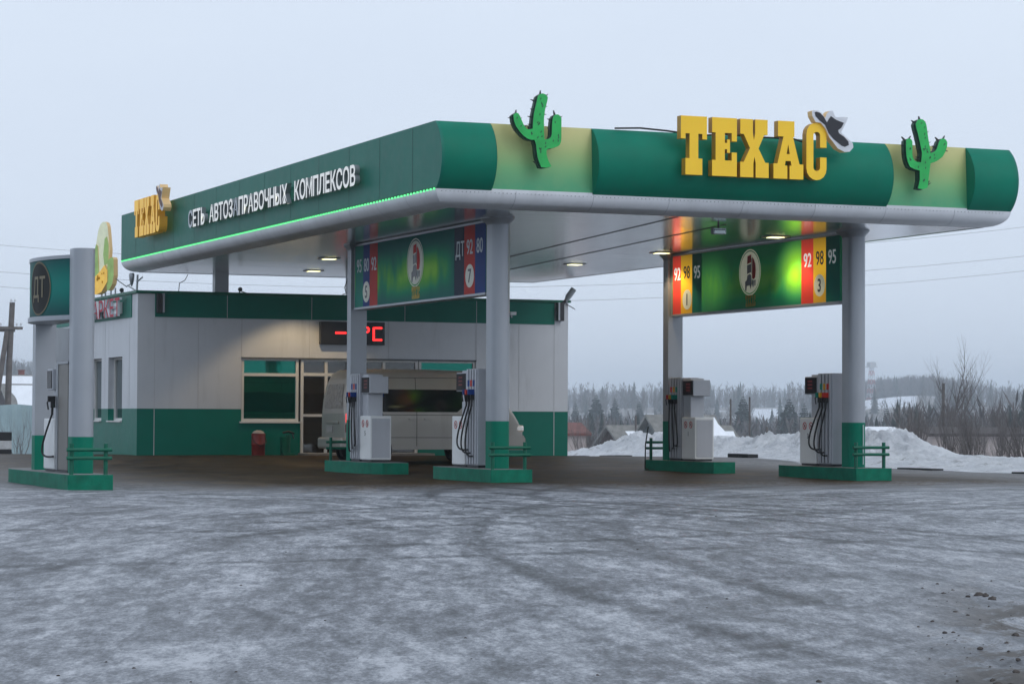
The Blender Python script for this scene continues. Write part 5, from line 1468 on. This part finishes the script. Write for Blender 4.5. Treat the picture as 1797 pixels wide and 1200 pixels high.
GB = 'bare shrubs behind the snow bank'
LB = 'bare brown shrub of the low thicket behind the snow bank at the right'
bp_ = [bare_tree(40 + i, 2.2, *at(31.4 + .5 * i, 84), LB, 'bare_shrub', 'shrub', GB, multi=7, spread=.4, lev=2, r0=.035, up=.6) for i in range(3)]
for i in range(34):
    u = rnd.uniform(30.7, 34.4); d = rnd.uniform(72, 118)
    x, y = at(u, d); place(bp_[i % 3], x, y, rnd.uniform(.55, 1.05), rnd.uniform(0, 6.28), LB, z=terrain_z(x, y) - .2, group=GB)
bare_tree(61, 2.5, *at(23.93, 98), 'dense bare bush between the shop corner and the dark gabled house', 'bare_shrub', 'shrub', multi=16, spread=.32, lev=2, r0=.03, up=.6, z=-1.1)
bare_tree(62, 2.3, *at(11.35, 98), 'thin bare bush in front of the pale fence at the left edge', 'bare_shrub', 'shrub', multi=6, spread=.4, lev=2, r0=.028, up=.5, z=-.75)

def conifer_mesh(rnd, h, w, lv=34, br=14):
    crown = MB(); trunk = MB(); trunk.tube([(0, 0, 0), (0, 0, h * .98)], [h * .014, h * .002], 5)
    for i in range(lv):
        u = i / (lv - 1); z = h * (.06 + .93 * u); r_ = w * (1 - u) ** .72 * rnd.uniform(.75, 1.12) + .04
        for j in range(br):
            a = 6.283 * (j + rnd.random()) / br; rr = r_ * rnd.uniform(.6, 1.1); c, s_ = math.cos(a), math.sin(a)
            dz = -rr * rnd.uniform(.15, .45); wd = rr * rnd.uniform(.16, .28) + .03
            tip = Vector((c * rr, s_ * rr, z + dz)); m1 = Vector((c * rr * .55 - s_ * wd, s_ * rr * .55 + c * wd, z + dz * .45 - .04 * rr)); m2 = Vector((c * rr * .55 + s_ * wd, s_ * rr * .55 - c * wd, z + dz * .45 - .04 * rr))
            ctr = Vector((c * rr * .5, s_ * rr * .5, z + dz * .3 + .1 * wd))
            b0 = Vector((0, 0, z))
            crown.add([b0, m2, tip, m1, ctr], [(0, 1, 4), (1, 2, 4), (2, 3, 4), (3, 0, 4)])
            if rr > .35:
                hang = Vector((c * rr * .7, s_ * rr * .7, z + dz - .22 * rr)); crown.add([m1, tip, hang], [(0, 1, 2)]); crown.add([m2, hang, tip], [(0, 1, 2)])
    return trunk, crown
def conifer(seed, u, d, ztop, w, lab, group='dark spruces in the hazy valley'):
    rnd = random.Random(seed); x, y = at(u, d); z = terrain_z(x, y) - .2; h = ztop - z; w *= h / 11 * 1.5
    t = thing('spruce_tree', (x, y, z), lab, 'tree', group)
    a, c = conifer_mesh(rnd, h, w)
    a.build('trunk', 'bark', t, org=(0, 0, 0)); c.build('crown', 'needle', t, org=(0, 0, 0))
for i, (u, d, v, w, lab) in enumerate(((28.44, 300, 695, 2.7, 'broad dark spruce behind the snow, left of the nearest right pump display'), (28.78, 310, 703, 1.9, 'smaller dark spruce at the right shoulder of the broad one'), (27.42, 330, 691, 2.3, 'spruce standing between the two tall thin posts'),
        (24.13, 430, 690, 2.4, 'hazy spruce above the bare bush beside the shop corner'), (24.55, 450, 697, 2.0, 'hazy spruce above the dark gabled house'), (30.60, 330, 708, 1.7, 'small hazy spruce right of the pinkish house'), (31.05, 420, 712, 1.8, 'small hazy spruce before the far snow field'),
        (23.66, 460, 703, 1.8, 'faint spruce nearest the shop corner'), (25.1, 470, 702, 1.9, 'faint spruce above the steep slate roof'))):
    d *= 1.9; conifer(100 + i, u, d, EYE + (734.5 - v) / 4475.55 * d, w, lab)

def wood(name, seed, n, u0, u1, d0, d1, h0, h1, con, lab, cat='wood'):
    rnd = random.Random(seed); mb = MB()
    for i in range(n):
        u = rnd.uniform(u0, u1); d = rnd.uniform(d0, d1); x, y = at(u, d); z = terrain_z(x, y) - .3
        # keep clearings for the snow fields
        if mnoise.noise(Vector((x * .006, y * .006, seed))) < -.42: continue
        if (27.5 < u < 28.4 and 1360 < d < 1660) or (29.9 < u < 31.35 and 1540 < d < 1860): continue
        h = rnd.uniform(h0, h1)
        if rnd.random() < con:
            w = h * rnd.uniform(.16, .24)
            for l in range(9):
                zz = z + h * (.1 + .1 * l); r_ = w * (1 - l / 9.5)
                for j in range(6):
                    a = 6.283 * (j + rnd.random()) / 6; c, s_ = math.cos(a), math.sin(a); k = r_ * rnd.uniform(.7, 1.2)
                    mb.add([(x, y, zz + h * .13), (x + c * k - s_ * k * .5, y + s_ * k + c * k * .5, zz - .05 * h), (x + c * k + s_ * k * .5, y + s_ * k - c * k * .5, zz - .05 * h)], [(0, 1, 2)], 1)
        else:
            r_ = h * .011
            mb.tube([(x, y, z), (x + rnd.gauss(0, .1), y, z + h * .8)], [r_, r_ * .4], 3, 0, False)
            for j in range(26):
                a = rnd.uniform(0, 6.283); zb_ = z + h * rnd.uniform(.12, .85); l = h * rnd.uniform(.12, .30) * (1 - .4 * (zb_ - z) / h)
                c, s_ = math.cos(a), math.sin(a); t_ = l * rnd.uniform(.35, .95); w = .05 + h * .008
                mb.add([(x, y, zb_), (x + c * t_ * .6 - s_ * w, y + s_ * t_ * .6 + c * w, zb_ + l * .5), (x + c * t_, y + s_ * t_, zb_ + l), (x + c * t_ * .6 + s_ * w, y + s_ * t_ * .6 - c * w, zb_ + l * .5)], [(0, 1, 2, 3)], 0)
    o = mb.build(name, ['twig', 'needle']); tag(o, lab, cat, kind='stuff')
wood('valley_wood', 3, 2100, 22.9, 31.6, 430, 1150, 9, 14, .16, 'hazy mixed wood across the valley behind the snow bank')
wood('slope_wood', 4, 1300, 30.7, 35.6, 330, 1250, 10, 16, .2, 'bluish mixed wood on the slope at the right edge')
wood('ridge_wood', 5, 1500, 29.0, 32.2, 1850, 2200, 12, 17, .08, 'pale hazy wood crowning the far right hill')
wood('skyline_wood', 6, 5600, 9.0, 40.0, 1300, 2900, 13, 19, .08, 'faintest wood along the far skyline')
wood('left_hill_wood', 7, 800, 8.5, 14.5, 700, 2600, 11, 18, .3, 'faint hazy wood on the far left hill')

# ------------------------------------------------------------------ frozen lumps in the foreground
def lump(rnd, x, y, r_):
    mb = MB(); rings = []; z = near_z(x, y)
    ox = rnd.uniform(0, 50)
    for i in range(6):
        ph = -.5 + (math.pi / 2 + .5) * i / 5
        rings.append([(x + r_ * math.cos(ph) * math.cos(a) * (1 + .8 * mnoise.noise(Vector((ox, math.cos(a) * 1.6, math.sin(a) * 1.6 + ph)))), y + r_ * math.cos(ph) * math.sin(a) * .8 * (1 + .8 * mnoise.noise(Vector((ox + 5, math.cos(a) * 1.6, math.sin(a) * 1.6 + ph)))), z + r_ * .7 * math.sin(ph) * (1 + .3 * mnoise.noise(Vector((ox, a, ph))))) for a in [6.283 * j / 10 for j in range(10)]])
    mb.loft(rings, 0, True); return mb
rnd = random.Random(12)
GL = 'frozen slush lumps at the lower right'
big = [(y * math.tan(R(a)), y, r_ * .55) for a, y, r_ in ((33.0, 12.2, .05), (33.15, 12.3, .04), (33.3, 12.35, .06), (33.45, 12.1, .05), (33.4, 12.8, .04), (32.9, 12.6, .03), (29.1, 12.9, .035), (32.6, 17.6, .075), (32.75, 17.5, .05), (32.9, 17.3, .055), (32.1, 16.4, .045), (31.6, 15.8, .03), (33.4, 14.6, .05), (33.2, 14.3, .04), (19.2, 11.6, .03))]
for i, (x, y, r_) in enumerate(big):
    tag(lump(rnd, x, y, r_).build('slush_lump', 'clod', org=(x, y, near_z(x, y))), 'dark frozen slush lump in the rutted ice at the lower right', 'slush lump', GL)
mb = MB()
for i in range(240):
    if i < 110:
        v = rnd.uniform(12, 19); x = v * math.tan(R(rnd.uniform(31.2, 34.2))); y = v; s_ = .004 + .016 * rnd.random() ** 3
    else:
        y = rnd.uniform(11, 34); x = math.tan(R(rnd.uniform(12, 33))) * y; s_ = .003 + .009 * rnd.random() ** 3
    l = lump(rnd, x, y, s_); mb.add(l.v, l.f, 0, True)
tag(mb.build('ice_crumbs', 'clod'), 'scattered dirt and ice crumbs on the frozen yard', 'crumbs', kind='stuff')

# ------------------------------------------------------------------ winter haze
mb = MB(); mb.box(-4700, 4700, -4700, 4700, -22, 80)
hz = mb.build('haze', [])
hm = bpy.data.materials.new('winter haze'); hm.use_nodes = True; hn = hm.node_tree; hn.nodes.clear()
ho = hn.nodes.new('ShaderNodeOutputMaterial'); hv = hn.nodes.new('ShaderNodeVolumePrincipled')
hv.inputs['Color'].default_value = (.86, .93, 1, 1)
hv.inputs['Density'].default_value = .00036
hv.inputs['Anisotropy'].default_value = .78
hn.links.new(hv.outputs[0], ho.inputs['Volume'])
hz.data.materials.append(hm)
tag(hz, 'pale winter haze', 'haze', kind='stuff')
